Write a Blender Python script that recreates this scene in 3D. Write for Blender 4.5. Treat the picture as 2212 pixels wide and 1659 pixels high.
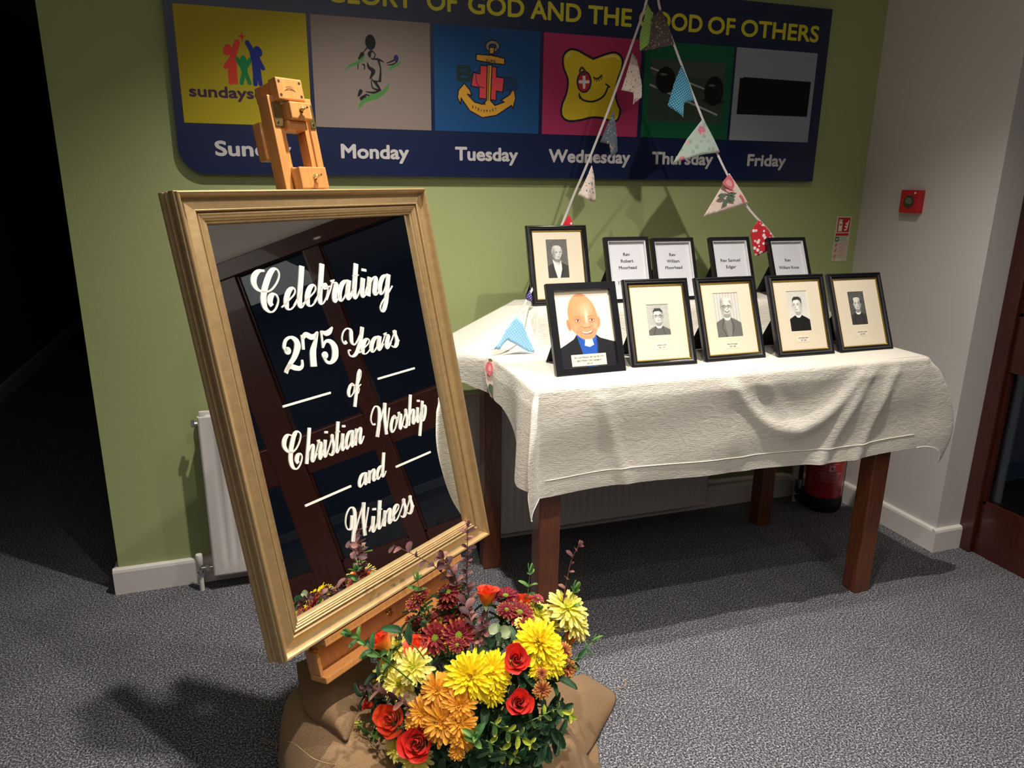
import bpy, bmesh, math, random
import numpy as np
from mathutils import Vector, Matrix, Euler
for o in list(bpy.data.objects): bpy.data.objects.remove(o)
SC = bpy.context.scene; COL = SC.collection
PI = math.pi
# ------------------------------------------------------------------ camera (solved from the photograph's vanishing points)
F = 1597.0; CX, CY = 1106.0, 829.5
_dn = np.array([-74, 5657., F]); _dn /= np.linalg.norm(_dn)
_h = np.array([4848, -387., F]); _X = _h - _dn*(_h@_dn); _X /= np.linalg.norm(_X)
_Z = -_dn; _Y = np.cross(_Z, _X); RR = np.stack([_X, _Y, _Z]); CAM = np.array([0, 0, 1.5])
camd = bpy.data.cameras.new('camera'); cam = bpy.data.objects.new('camera', camd); COL.objects.link(cam)
camd.sensor_width = 36; camd.lens = F*36/2212; camd.clip_start = .02; camd.clip_end = 60
mw = Matrix.Identity(4)
for i in range(3):
    mw[i][0] = RR[i][0]; mw[i][1] = -RR[i][1]; mw[i][2] = -RR[i][2]; mw[i][3] = CAM[i]
cam.matrix_world = mw; SC.camera = cam
SC.view_settings.view_transform = 'Standard'; SC.view_settings.look = 'None'
SC.view_settings.gamma = 1; SC.view_settings.use_curve_mapping = False
SC.view_settings.exposure = 0.38
# ------------------------------------------------------------------ world + lights
W = bpy.data.worlds.new('world'); SC.world = W; W.use_nodes = True
bg = W.node_tree.nodes['Background']; bg.inputs[0].default_value = (.10, .13, .22, 1); bg.inputs[1].default_value = .04
def spot(loc, power, angle, blend, aim=(0, 0, -1), col=(1, .94, .85), size=.022):
    d = bpy.data.lights.new('downlight_lamp', 'SPOT'); d.energy = power; d.color = col
    d.spot_size = math.radians(angle); d.spot_blend = blend; d.shadow_soft_size = size
    o = bpy.data.objects.new('downlight_lamp', d); COL.objects.link(o); o.location = loc
    o.rotation_euler = Vector(aim).to_track_quat('-Z', 'Y').to_euler(); return o
CEIL = 2.7
LAMPS = [(.40, 1.87, 160), (1.50, 1.60, 135), (.43, .80, 125), (1.55, .2, 32)]
for x, y, p in LAMPS: spot((x, y, CEIL-.012), p, 107, 1.0)
fill = bpy.data.lights.new('ceiling_fill', 'AREA'); fill.energy = 26; fill.size = 2.6; fill.color = (1, .93, .86)
fo = bpy.data.objects.new('ceiling_fill', fill); COL.objects.link(fo); fo.location = (.3, -.9, CEIL-.03)

# ------------------------------------------------------------------ helpers
def ray(px, py): return RR@np.array([px-CX, py-CY, F])
def on_y(px, py, y): d = ray(px, py); return CAM + d*((y-CAM[1])/d[1])
def on_x(px, py, x): d = ray(px, py); return CAM + d*((x-CAM[0])/d[0])
def on_z(px, py, z): d = ray(px, py); return CAM + d*((z-CAM[2])/d[2])
def lin(c):
    c = np.asarray(c, float); return np.where(c <= .04045, c/12.92, ((c+.055)/1.055)**2.4)
def hexc(s): return tuple(int(s[i:i+2], 16)/255 for i in (0, 2, 4))
def lc(c):
    if isinstance(c, str): c = hexc(c)
    return tuple(float(v) for v in lin(c)) + (1,)
MATS = {}
def mat(name, col, rough=.6, metal=0, spec=.5, bump=0, scale=40, var=0, detail=3, stretch=None, coat=0, sheen=0, trans=0, emit=None, emis=0):
    if name in MATS: return MATS[name]
    m = bpy.data.materials.new(name); m.use_nodes = True; nt = m.node_tree; b = nt.nodes['Principled BSDF']
    b.inputs['Base Color'].default_value = lc(col); b.inputs['Roughness'].default_value = rough
    b.inputs['Metallic'].default_value = metal; b.inputs['Specular IOR Level'].default_value = spec
    b.inputs['Coat Weight'].default_value = coat; b.inputs['Sheen Weight'].default_value = sheen
    b.inputs['Transmission Weight'].default_value = trans
    if emit: b.inputs['Emission Color'].default_value = lc(emit); b.inputs['Emission Strength'].default_value = emis
    if bump or var:
        tc = nt.nodes.new('ShaderNodeTexCoord'); n = nt.nodes.new('ShaderNodeTexNoise')
        n.inputs['Scale'].default_value = scale; n.inputs['Detail'].default_value = detail
        if stretch:
            mp = nt.nodes.new('ShaderNodeMapping'); mp.inputs['Scale'].default_value = stretch
            nt.links.new(tc.outputs['Object'], mp.inputs[0]); nt.links.new(mp.outputs[0], n.inputs['Vector'])
        else: nt.links.new(tc.outputs['Object'], n.inputs['Vector'])
        if bump:
            bp = nt.nodes.new('ShaderNodeBump'); bp.inputs['Strength'].default_value = 1; bp.inputs['Distance'].default_value = bump
            nt.links.new(n.outputs[0], bp.inputs['Height']); nt.links.new(bp.outputs[0], b.inputs['Normal'])
        if var:
            r = nt.nodes.new('ShaderNodeValToRGB'); c = np.array(lc(col)[:3])
            r.color_ramp.elements[0].position = .3; r.color_ramp.elements[1].position = .7
            r.color_ramp.elements[0].color = tuple(c*(1-var)) + (1,); r.color_ramp.elements[1].color = tuple(np.minimum(c*(1+var), 1)) + (1,)
            nt.links.new(n.outputs[0], r.inputs[0]); nt.links.new(r.outputs[0], b.inputs['Base Color'])
    MATS[name] = m; return m
def nodes(m): return m.node_tree, m.node_tree.nodes['Principled BSDF']
class MB:
    def __init__(s): s.v = []; s.f = []
    def add(s, vs, fs, M=None):
        k = len(s.v)
        s.v += [tuple(M@Vector(p)) if M is not None else tuple(p) for p in vs]
        s.f += [tuple(i+k for i in f) for f in fs]; return s
    def box(s, x0, x1, y0, y1, z0, z1, M=None, ch=0):
        if ch:
            b = bmesh.new(); bmesh.ops.create_cube(b, size=1)
            for v in b.verts: v.co = ((x0+x1)/2+v.co.x*(x1-x0), (y0+y1)/2+v.co.y*(y1-y0), (z0+z1)/2+v.co.z*(z1-z0))
            bmesh.ops.bevel(b, geom=b.edges[:], offset=ch, segments=2, profile=.6, affect='EDGES')
            b.verts.ensure_lookup_table(); b.verts.index_update()
            s.add([v.co.copy() for v in b.verts], [[v.index for v in f.verts] for f in b.faces], M); b.free(); return s
        vs = [(x, y, z) for x in (x0, x1) for y in (y0, y1) for z in (z0, z1)]
        return s.add(vs, [(0, 1, 3, 2), (4, 6, 7, 5), (0, 4, 5, 1), (2, 3, 7, 6), (0, 2, 6, 4), (1, 5, 7, 3)], M)
    def rings(s, rings, cap=True, closed=True, M=None):
        n = len(rings[0]); vs = [p for r in rings for p in r]; fs = []
        for i in range(len(rings)-1):
            for j in range(n if closed else n-1):
                a = i*n+j; b = i*n+(j+1) % n; fs.append((a, b, b+n, a+n))
        if cap: fs.append(tuple(range(n))[::-1]); fs.append(tuple((len(rings)-1)*n+i for i in range(n)))
        return s.add(vs, fs, M)
    def lathe(s, prof, n=24, M=None, cap=True):   # prof [(r, z)]
        return s.rings([[(r*math.cos(2*PI*i/n), r*math.sin(2*PI*i/n), z) for i in range(n)] for r, z in prof], cap, True, M)
    def tube(s, pts, r, n=8, M=None, cap=True):
        pts = [Vector(p) for p in pts]; R = r if isinstance(r, (list, tuple)) else [r]*len(pts); rs = []; up = None
        for i, p in enumerate(pts):
            t = (pts[min(i+1, len(pts)-1)]-pts[max(i-1, 0)]).normalized()
            if up is None: up = t.orthogonal().normalized()
            up = (up - t*up.dot(t)); up = up.normalized() if up.length > 1e-6 else t.orthogonal().normalized()
            w = t.cross(up); rs.append([tuple(p+R[i]*(up*math.cos(2*PI*k/n)+w*math.sin(2*PI*k/n))) for k in range(n)])
        return s.rings(rs, cap, True, M)
    def prism(s, poly, z0, z1, M=None):            # poly in xy
        n = len(poly); return s.rings([[(x, y, z0) for x, y in poly], [(x, y, z1) for x, y in poly]], True, True, M)
    def grid(s, P, M=None):                        # P[i][j] points
        ni, nj = len(P), len(P[0]); vs = [p for r in P for p in r]
        return s.add(vs, [(i*nj+j, i*nj+j+1, (i+1)*nj+j+1, (i+1)*nj+j) for i in range(ni-1) for j in range(nj-1)], M)
    def mesh(s, name, m, smooth=False, merge=0):
        me = bpy.data.meshes.new(name); me.from_pydata(s.v, [], s.f)
        b = bmesh.new(); b.from_mesh(me)
        if merge: bmesh.ops.remove_doubles(b, verts=b.verts, dist=merge)
        bmesh.ops.recalc_face_normals(b, faces=b.faces); b.to_mesh(me); b.free()
        if m: me.materials.append(m)
        if smooth:
            me.polygons.foreach_set('use_smooth', [True]*len(me.polygons))
            if smooth != 'all': me.set_sharp_from_angle(angle=math.radians(smooth if smooth > 1 else 40))
        return me
def part(name, mb, m, parent=None, smooth=False, M=None, label=None, merge=0, sub=0, solid=0):
    me = mb.mesh(name, m, smooth, merge) if isinstance(mb, MB) else mb
    o = bpy.data.objects.new(name, me); COL.objects.link(o)
    if parent: o.parent = parent
    if M is not None: o.matrix_basis = M
    if label: o['label'] = label
    if solid:
        md = o.modifiers.new('s', 'SOLIDIFY'); md.thickness = solid; md.offset = 0
    if sub:
        md = o.modifiers.new('u', 'SUBSURF'); md.levels = md.render_levels = sub
    return o
def tag(o, label, cat, group=None):
    o['label'] = label; o['category'] = cat
    if group: o['group'] = group
    return o
def thing(name, label, cat, M=None, loc=None, group=None):
    o = bpy.data.objects.new(name, None); COL.objects.link(o); o.empty_display_size = .05
    if M is not None: o.matrix_basis = M
    if loc is not None: o.location = loc
    return tag(o, label, cat, group)
def struct(name, mb, m, **k):
    o = part(name, mb, m, **k)
    if not k.get('parent'): o['kind'] = 'structure'
    return o
def frameM(o, ex, ey, ez):
    M = Matrix.Identity(4)
    for i in range(3): M[i][0] = ex[i]; M[i][1] = ey[i]; M[i][2] = ez[i]; M[i][3] = o[i]
    return M
def poly_mb(pts, z0=0., z1=.0006):  # flat polygon triangulated safely, in xy with small thickness
    mb = MB(); mb.prism(pts, z0, z1); return mb
def text_mesh(body, m, x0, y0, width, height, z=0., bold=.0, shear=0, name='lettering', spacing=1.0, depth=.0003, align='L', keepaspect=False, char=None):
    cu = bpy.data.curves.new(name, 'FONT'); cu.body = body; cu.size = 1; cu.shear = shear; cu.space_character = spacing
    cu.resolution_u = 4; cu.extrude = depth/max(height, 1e-4)*.5
    ob = bpy.data.objects.new(name, cu); COL.objects.link(ob)
    me = bpy.data.meshes.new_from_object(ob); bpy.data.objects.remove(ob); bpy.data.curves.remove(cu)
    n = len(me.vertices); co = np.empty(n*3); me.vertices.foreach_get('co', co); co = co.reshape(-1, 3)
    if n:
        mn, mx = co.min(0), co.max(0)
        capH = .73                                   # cap height of the built-in face at size 1
        sy = height/capH; sx = width/(mx[0]-mn[0]) if width else sy
        if keepaspect: sx = sy
        wid = (mx[0]-mn[0])*sx
        off = {'L': 0, 'C': -wid/2, 'R': -wid}[align]
        co[:, 0] = (co[:, 0]-mn[0])*sx + x0 + off; co[:, 1] = co[:, 1]*sy + y0; co[:, 2] = (co[:, 2]-mn[2])*(depth/max(mx[2]-mn[2], 1e-6)) + z
        me.vertices.foreach_set('co', co.ravel())
    if bold:   # heavier weight: overlapped copies shifted by a fraction of the height
        b_ = bmesh.new(); b_.from_mesh(me); rr_ = bold*height
        for k in range(8):
            t_ = bmesh.new(); t_.from_mesh(me)
            for v in t_.verts: v.co.x += rr_*math.cos(k*PI/4); v.co.y += rr_*math.sin(k*PI/4); v.co.z -= depth*.02*(k+1)
            m_ = bpy.data.meshes.new('t'); t_.to_mesh(m_); b_.from_mesh(m_); t_.free(); bpy.data.meshes.remove(m_)
        b_.to_mesh(me); b_.free()
    me.materials.clear(); me.materials.append(m); me.name = name
    return me
# painted flat artwork (photographs, printed logos): colours computed here, stored per vertex
pm = bpy.data.materials.new('print'); pm.use_nodes = True
_a = pm.node_tree.nodes.new('ShaderNodeVertexColor'); _a.layer_name = 'Col'
pm.node_tree.links.new(_a.outputs[0], pm.node_tree.nodes['Principled BSDF'].inputs['Base Color'])
pm.node_tree.nodes['Principled BSDF'].inputs['Roughness'].default_value = .55
pm.node_tree.nodes['Principled BSDF'].inputs['Specular IOR Level'].default_value = .3
MATS['print'] = pm
class Art:
    """raster artwork, x right 0..w, y up 0..h in any unit"""
    def __init__(s, w, h, n, bg):
        s.w, s.h = w, h; s.nx = n; s.ny = int(round(n*h/w))
        x = np.linspace(0, w, s.nx); y = np.linspace(0, h, s.ny); s.X, s.Y = np.meshgrid(x, y); s.e = w/s.nx*.6
        s.I = np.ones((s.ny, s.nx, 3))*np.array(hexc(bg) if isinstance(bg, str) else bg)
    def put(s, d, c, blur=0, a=1.):               # d signed distance (neg inside)
        e = max(blur, s.e); k = np.clip(.5-d/(2*e), 0, 1)*a; k = (k*k*(3-2*k))[..., None] if blur else k[..., None]
        c = np.array(hexc(c) if isinstance(c, str) else c); s.I = s.I*(1-k)+c*k
    def ell(s, cx, cy, rx, ry, c, rot=0, blur=0, a=1.):
        t = math.radians(rot); X, Y = s.X-cx, s.Y-cy; U = X*math.cos(t)+Y*math.sin(t); V = -X*math.sin(t)+Y*math.cos(t)
        q = np.sqrt((U/rx)**2+(V/ry)**2); s.put((q-1)*min(rx, ry), c, blur, a)
    def _seg(s, a, b):
        ax, ay = a; bx, by = b; dx, dy = bx-ax, by-ay; L = dx*dx+dy*dy+1e-12
        t = np.clip(((s.X-ax)*dx+(s.Y-ay)*dy)/L, 0, 1); return np.hypot(s.X-ax-t*dx, s.Y-ay-t*dy), t
    def line(s, pts, w, c, blur=0, a=1.):
        ws = w if isinstance(w, (list, tuple)) else [w]*len(pts); d = None
        for i in range(len(pts)-1):
            q, t = s._seg(pts[i], pts[i+1]); q = q-(ws[i]*(1-t)+ws[i+1]*t)/2; d = q if d is None else np.minimum(d, q)
        s.put(d, c, blur, a)
    def poly(s, pts, c, blur=0, a=1., smooth=False):
        if smooth: pts = spline(pts, 6, True)
        d = None; ins = np.zeros(s.X.shape, bool); n = len(pts)
        for i in range(n):
            p, q = pts[i], pts[(i+1) % n]; dd, _ = s._seg(p, q); d = dd if d is None else np.minimum(d, dd)
            if p[1] != q[1]: ins ^= ((p[1] > s.Y) != (q[1] > s.Y)) & (s.X < (q[0]-p[0])*(s.Y-p[1])/(q[1]-p[1])+p[0])
        s.put(np.where(ins, -d, d), c, blur, a)
    def noise(s, amt, seed=1, sc=1):
        r = np.random.RandomState(seed); n = r.rand(s.ny//sc+2, s.nx//sc+2)-.5; n = np.kron(n, np.ones((sc, sc)))[:s.ny, :s.nx]; s.I = s.I+n[..., None]*amt
    def mesh(s, name, W_, H_):
        x = np.linspace(-W_/2, W_/2, s.nx); y = np.linspace(-H_/2, H_/2, s.ny); X, Y = np.meshgrid(x, y)
        co = np.stack([X, Y, 0*X], -1).reshape(-1, 3); idx = np.arange(s.nx*s.ny).reshape(s.ny, s.nx)
        f = np.stack([idx[:-1, :-1], idx[:-1, 1:], idx[1:, 1:], idx[1:, :-1]], -1).reshape(-1, 4)
        me = bpy.data.meshes.new(name); me.vertices.add(len(co)); me.vertices.foreach_set('co', co.ravel())
        me.loops.add(f.size); me.loops.foreach_set('vertex_index', f.ravel().astype(np.int32))
        me.polygons.add(len(f)); me.polygons.foreach_set('loop_start', np.arange(0, f.size, 4, dtype=np.int32)); me.update(calc_edges=True)
        at = me.color_attributes.new('Col', 'FLOAT_COLOR', 'POINT'); c = np.ones((len(co), 4)); c[:, :3] = lin(np.clip(s.I, 0, 1)).reshape(-1, 3)
        at.data.foreach_set('color', c.ravel()); me.materials.append(pm); return me
def spline(pts, k=8, closed=False):
    P = [np.array(p, float) for p in pts]; n = len(P); out = []
    for i in range(n if closed else n-1):
        g = (lambda j: P[j % n]) if closed else (lambda j: P[min(max(j, 0), n-1)])
        p0, p1, p2, p3 = g(i-1), g(i), g(i+1), g(i+2)
        for t in np.linspace(0, 1, k, endpoint=False):
            out.append(tuple(.5*((2*p1)+(-p0+p2)*t+(2*p0-5*p1+4*p2-p3)*t*t+(-p0+3*p1-3*p2+p3)*t**3)))
    if not closed: out.append(tuple(P[-1]))
    return out
# ------------------------------------------------------------------ room
WY = 2.75; WX = 2.6; AY = 2.09; DX = 2.75; LX = -.57
green = mat('green_paint', 'a4ae76', .75, bump=.0006, scale=260, var=.03)
grey = mat('grey_paint', 'd2ccc9', .75, bump=.0004, scale=260)
white = mat('white_gloss', 'e0dad5', .35, bump=.0004, scale=60)
ceilm = mat('ceiling_paint', 'cfcac4', .9)
darkp = mat('corridor_paint', '6d6f78', .9)
# carpet: grey flecked loop pile
cp = mat('carpet', '55555a', .95, spec=.1); nt, b = nodes(cp)
tc = nt.nodes.new('ShaderNodeTexCoord'); n1 = nt.nodes.new('ShaderNodeTexNoise'); n1.inputs['Scale'].default_value = 190; n1.inputs['Detail'].default_value = 4; n1.inputs['Roughness'].default_value = .8
n2 = nt.nodes.new('ShaderNodeTexNoise'); n2.inputs['Scale'].default_value = 7; r = nt.nodes.new('ShaderNodeValToRGB')
e = r.color_ramp.elements; e[0].position = .36; e[0].color = lc('101014'); e[1].position = .65; e[1].color = lc('efeef2')
k = e.new(.48); k.color = lc('4e4e54'); k = e.new(.55); k.color = lc('8a8990')
bp = nt.nodes.new('ShaderNodeBump'); bp.inputs['Distance'].default_value = .004; bp.inputs['Strength'].default_value = .8
mx = nt.nodes.new('ShaderNodeMix'); mx.data_type = 'RGBA'; mx.blend_type = 'MULTIPLY'; mx.inputs[0].default_value = .35
for a_, b_ in ((tc.outputs['Object'], n1.inputs['Vector']), (tc.outputs['Object'], n2.inputs['Vector']), (n1.outputs[0], r.inputs[0]), (r.outputs[0], mx.inputs[6]), (n2.outputs[0], mx.inputs[7]), (mx.outputs[2], b.inputs['Base Color']), (n1.outputs[0], bp.inputs['Height']), (bp.outputs[0], b.inputs['Normal'])): nt.links.new(a_, b_)
struct('floor', MB().box(-2.6, 2.83, -3.4, 9.6, -.06, 0), cp)
struct('ceiling', MB().box(-2.6, 2.9, -3.4, 9.6, CEIL, CEIL+.08), ceilm)
struct('wall_back', MB().box(LX, WX+.4, WY, WY+.14, 0, CEIL), green)
# grey pier: right wall with its return
struct('wall_right', MB().prism([(WX, WY), (WX, AY), (2.83, AY), (2.83, WY)], 0, CEIL), grey)
struct('wall_over_doors', MB().box(DX, 2.87, -3.4, AY, 2.13, CEIL), grey)
struct('wall_left', MB().box(-1.85, -1.71, -3.4, 9.6, 0, CEIL), darkp)
struct('wall_far', MB().box(-1.71, LX, 9.45, 9.6, 0, CEIL), darkp)
struct('wall_corridor', MB().box(LX, LX+.14, WY+.14, 9.45, 0, CEIL), darkp)
struct('wall_behind', MB().box(-1.71, 2.83, -3.4, -3.26, 0, CEIL), darkp)
def skirt(name, x0, x1, y0, y1, dx, dy):        # board with a rounded top, running along one axis
    prof = [(0, 0), (.019, 0), (.019, .088), (.016, .097), (.008, .101), (0, .101)]
    mb = MB(); A = (x0, y0); B = (x1, y1)
    mb.rings([[(p[0]+dx*u, p[1]+dy*u, z) for u, z in prof] for p in (A, B)])
    return struct(name, mb, white)
skirt('baseboard_back', LX-.019, WX, WY, WY, 0, -1)
skirt('baseboard_right', WX, WX, WY, AY, -1, 0)
skirt('baseboard_return', WX-.019, DX-.021, AY, AY, 0, -1)
skirt('baseboard_end', LX, LX, WY, WY+.14, -1, 0)
skirt('baseboard_left', -1.71, -1.71, -3.2, 9.4, 1, 0)
# ------------------------------------------------------------------ glazed hardwood screen along the right side
hw = mat('dark_hardwood', '40190f', .32, bump=.0004, scale=18, var=.25, stretch=(6, 6, .6), coat=.3)
glass = mat('door_glass', 'ffffff', .02, trans=1.0); nodes(glass)[1].inputs['IOR'].default_value = 1.5
nt, b = nodes(glass); gl = nt.nodes.new('ShaderNodeBsdfGlossy'); gl.inputs['Roughness'].default_value = .01
tr = nt.nodes.new('ShaderNodeBsdfTransparent'); tr.inputs[0].default_value = (.72, .78, .82, 1); fr = nt.nodes.new('ShaderNodeFresnel'); fr.inputs[0].default_value = 1.52
ms = nt.nodes.new('ShaderNodeMixShader'); out = nt.nodes['Material Output']
for a_, b_ in ((fr.outputs[0], ms.inputs[0]), (tr.outputs[0], ms.inputs[1]), (gl.outputs[0], ms.inputs[2]), (ms.outputs[0], out.inputs[0])): nt.links.new(a_, b_)
POST = [(2.09, 2.025), (1.27, 1.17), (.74, .56), (-.12, -.30), (-1.15, -1.33), (-2.2, -2.38), (-3.2, -3.26)]
struct('trim_1', MB().box(DX-.03, DX+.06, -3.26, AY, 2.03, 2.13, ch=.004), hw)
for i in range(len(POST)-1):
    y1 = POST[i][1]; y0 = POST[i+1][0]; nm = 'door_%d' % (i+1)
    d = struct(nm, MB().box(DX, DX+.045, y0, y1, 0, .222, ch=.004), hw)
    part('rail', MB().box(DX-.004, DX+.05, y0, y1, .782, 1.004, ch=.004), hw, d)
    part('stile', MB().box(DX-.02, DX+.06, POST[i][1], POST[i][0], 0, 2.03, ch=.004), hw, d)
    for z0, z1 in ((.222, .782), (1.004, 2.03)):
        part('bead', MB().box(DX+.002, DX+.03, y0, y0+.012, z0, z1).box(DX+.002, DX+.03, y1-.012, y1, z0, z1).box(DX+.002, DX+.03, y0, y1, z0, z0+.012), hw, d)
        part('pane', MB().box(DX+.018, DX+.024, y0, y1, z0, z1), glass, d)
struct('wall_post_end', MB().box(DX-.02, DX+.06, -3.26, -3.2, 0, 2.03), hw)
bpy.data.objects['wall_post_end'].name = 'trim_2'
# paved porch outside the doors
pav = mat('porch_paving', '6e7684', .8, bump=.001, scale=90, var=.15)
po = struct('porch_ground', MB().box(2.83, 6, -3.4, 2.6, -.1, -.03), mat('porch_joint', '3c4048', .9))
for i in range(5):
    for j in range(8):
        part('paving_slab', MB().box(2.86+i*.62, 2.86+i*.62+.6, -3.3+j*.72, -3.3+j*.72+.7, -.03, -.012, ch=.004), pav, po)
bpy.data.objects['porch_ground']['kind'] = 'structure'
# recessed downlights in the ceiling
bez = mat('downlight_bezel', 'd8d4cc', .4)
em = mat('lamp_face', 'fff2dd', .5, emit='ffe9c8', emis=12)
for i, (x, y, p) in enumerate(LAMPS):
    t = thing('downlight', 'recessed ceiling downlight ' + ['above the gilt mirror', 'above the draped table', 'nearest the flowers', 'above the open carpet'][i], 'light', loc=(x, y, CEIL), group=None)
    mb = MB(); mb.rings([[(r_*math.cos(2*PI*k/28), r_*math.sin(2*PI*k/28), z) for k in range(28)] for r_, z in ((.05, -.001), (.05, -.006), (.04, -.008), (.036, -.002))], cap=False)
    part('bezel', mb, bez, t, smooth=40)
    part('lamp', MB().lathe([(.034, -.001), (.034, -.004)], 24), em, t)
# ------------------------------------------------------------------ table
tw = mat('table_wood', '6b3a20', .38, bump=.0003, scale=14, var=.28, stretch=(9, 9, .8), coat=.25)
tt = thing('table', 'brown hardwood table with square legs under the white cloth', 'table', loc=(.75, 1.914, 0))
def trel(x0, x1, y0, y1, z0, z1, ch=.004): return MB().box(x0-.75, x1-.75, y0-1.914, y1-1.914, z0, z1, ch=ch)
part('tabletop', trel(.735, 2.15, 1.898, 2.60, .884, .911), tw, tt)
for x0, y0 in ((.75, 1.914), (2.028, 1.914), (.75, 2.50), (2.028, 2.50)):
    part('leg', trel(x0, x0+.07, y0, y0+.066, 0, .885, .005), tw, tt)
part('apron', trel(.82, 2.03, 1.93, 1.95, .79, .885), tw, tt); part('apron', trel(.82, 2.03, 2.53, 2.55, .79, .885), tw, tt)
part('apron', trel(.765, .785, 1.98, 2.50, .79, .885), tw, tt); part('apron', trel(2.062, 2.082, 1.98, 2.50, .79, .885), tw, tt)
# ------------------------------------------------------------------ table cloth (one draped sheet)
T = .917
def sst(a, b, x): t = np.clip((x-a)/(b-a), 0, 1); return t*t*(3-2*t)
def xl(y): return .728 - .105*sst(2.24, 2.42, y)
def xr(y): return 2.158 + 0*y
def riser(x, y):
    fy = sst(2.325, 2.375, y); fx = 1-sst(2.12, 2.20, x)
    base = T + (1.05-T)*fy*fx
    lx = np.clip((x-.63)/(.90-.63), 0, 1)                    # tent sloping down to the left of the risen part
    left = T + .004 + (1.05-T-.004)*lx*sst(2.30, 2.46, y)
    left2 = T + (1.05-T)*fy
    return np.where(x < .90, np.minimum(left, base), base)
def topz(x, y): return float(riser(np.float64(x), np.float64(y)) + .0012*math.sin(9*x+4*y)*math.sin(7*y-3*x))
rnd = random.Random(4)
def fr_fold(x, d):
    """front drop: outward displacement at run x and drop d"""
    s = d/.34; z = .0
    u = (x-1.62)/.27; zc = .215 - .20*u*u                    # hanging swag below the middle
    if abs(u) < 1.25: z += .014*math.exp(-((d-zc)/.030)**2)*(1-.5*abs(u)) - .010*math.exp(-((d-zc+.07)/.05)**2)*max(0, 1-abs(u))
    for a, c, w_, h_ in ((1.93, -.55, .028, .010), (2.03, -.40, .022, .008), (1.34, .30, .035, .006), (.90, .35, .022, .006), (1.45, .8, .03, .004)):
        q = (x-(a+c*d))/w_; z += h_*math.exp(-q*q)*min(1, d/.05)
    z += .0025*math.sin(x*11+1)*s + .002*math.sin(x*23+d*9)*s + .0025*math.sin(x*5+d*30)
    return z
FL_ = .338
def flen(x): return FL_ + .008*math.sin(x*4.2+.4) + .003*math.sin(x*11)
def prof(d, off, r=.012):                                    # rounded table edge: run d -> (outward, down)
    q = d/r
    if q < PI/2: return r*math.sin(q), r*(1-math.cos(q))
    return r, r + (d-r*PI/2)
XF = lambda i, n: 0
nx, ny, nd = 150, 70, 44
def clothP():
    mb = MB()
    xs = np.linspace(0, 1, nx); ys = np.linspace(0, 1, ny); Y0, Y1 = 1.892, 2.61
    def X(u, y): return float(xl(y)*(1-u)+xr(y)*u)
    top = [[(X(u, Y0+(Y1-Y0)*v),  Y0+(Y1-Y0)*v, topz(X(u, Y0+(Y1-Y0)*v), Y0+(Y1-Y0)*v)) for v in ys] for u in xs]
    mb.grid(top)
    def front(x, d): o, z = prof(d, 0); k = min(1, d/.05); return (x, Y0-o-k*(fr_fold(x, d)+.010), T-z)
    mb.grid([[front(X(u, Y0), flen(X(u, Y0))*j/(nd-1)) for j in range(nd)] for u in xs])
    global hemline; hemline = [front(X(u, Y0), flen(X(u, Y0))-.052) for u in xs[2:-2]]
    # back drop
    mb.grid([[(X(u, Y1), Y1+min(.01, j*.01), topz(X(u, Y1), Y1)-.03*j) for j in range(6)] for u in xs])
    # left drop: length depends on y
    def llen(y): return .325 - .19*sst(1.93, 2.17, y) - .02*sst(2.22, 2.40, y)
    def left(v, d):
        y = Y0+(Y1-Y0)*v; x = xl(y); z0 = topz(float(x), y); o, z = prof(d, 0, .012+.03*float(sst(2.25, 2.45, y)))
        k = min(1, d/.06); f = .010 + .014*math.sin(y*26+1.1)*d/.2 + .05*float(sst(2.3, 2.45, y))*d/.2
        return (float(x)-o-k*f, y, z0-z)
    mb.grid([[left(v, llen(Y0+(Y1-Y0)*v)*j/(nd-1)) for j in range(nd)] for v in ys])
    def right(v, d):
        y = Y0+(Y1-Y0)*v; z0 = topz(xr(y), y); o, z = prof(d, 0); k = min(1, d/.06)
        return (float(xr(y))+o+k*(.02+.014*math.sin(y*21)*d/.2 + d*.18*math.exp(-(y-1.9)/.12)), y, z0-z)
    mb.grid([[right(v, .34*j/(nd-1)) for j in range(nd)] for v in ys])
    # hanging corners: material radius r, angle th 0 front .. 90 side
    def ear(sign, th, s):
        cx = X(0, Y0) if sign < 0 else X(1, Y0); a = PI/2*th
        L0 = flen(cx); L1 = llen(Y0) if sign < 0 else .34
        # length of the square corner at this angle
        r = min(L0/max(math.cos(a), 1e-3), L1/max(math.sin(a), 1e-3)); r = min(r, L0*(1-th)+L1*th+(.062 if sign < 0 else .085)*math.sin(PI*th))*s
        p0 = np.array(front(cx, min(r, L0))); o, z = prof(r, 0)
        p1 = np.array(left(0, min(r, L1)) if sign < 0 else right(0, min(r, L1)))
        k = min(1, r/.05); bul = math.sin(2*a)
        if sign < 0:
            dirv = np.array([-.55, -.83, 0]); out = .075*bul
            w_ = th**1.5
        else:
            dirv = np.array([.93, -.30, 0]); out = .085*bul; w_ = th**.8
        base = p0*(1-w_)+p1*w_; base[2] = T - z*(1-(.015 if sign < 0 else .05)*bul)
        base = base + dirv*out*math.sin(min(r/.34, 1.25)*PI*.62)*k
        base[0] += sign*.006*math.sin(6*a+r*14)*k*bul
        return tuple(base)
    for sg in (-1, 1):
        mb.grid([[ear(sg, i/26, j/(nd-1)) for j in range(nd)] for i in range(27)])
    global earhem
    earhem = [[ear(sg, i/26, 1) for i in range(27)] for sg in (-1, 1)]
    return mb
cl = mat('white_cloth', 'd3cdc1', .9, sheen=.25, spec=.2); nt, b = nodes(cl)
tc = nt.nodes.new('ShaderNodeTexCoord')
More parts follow.
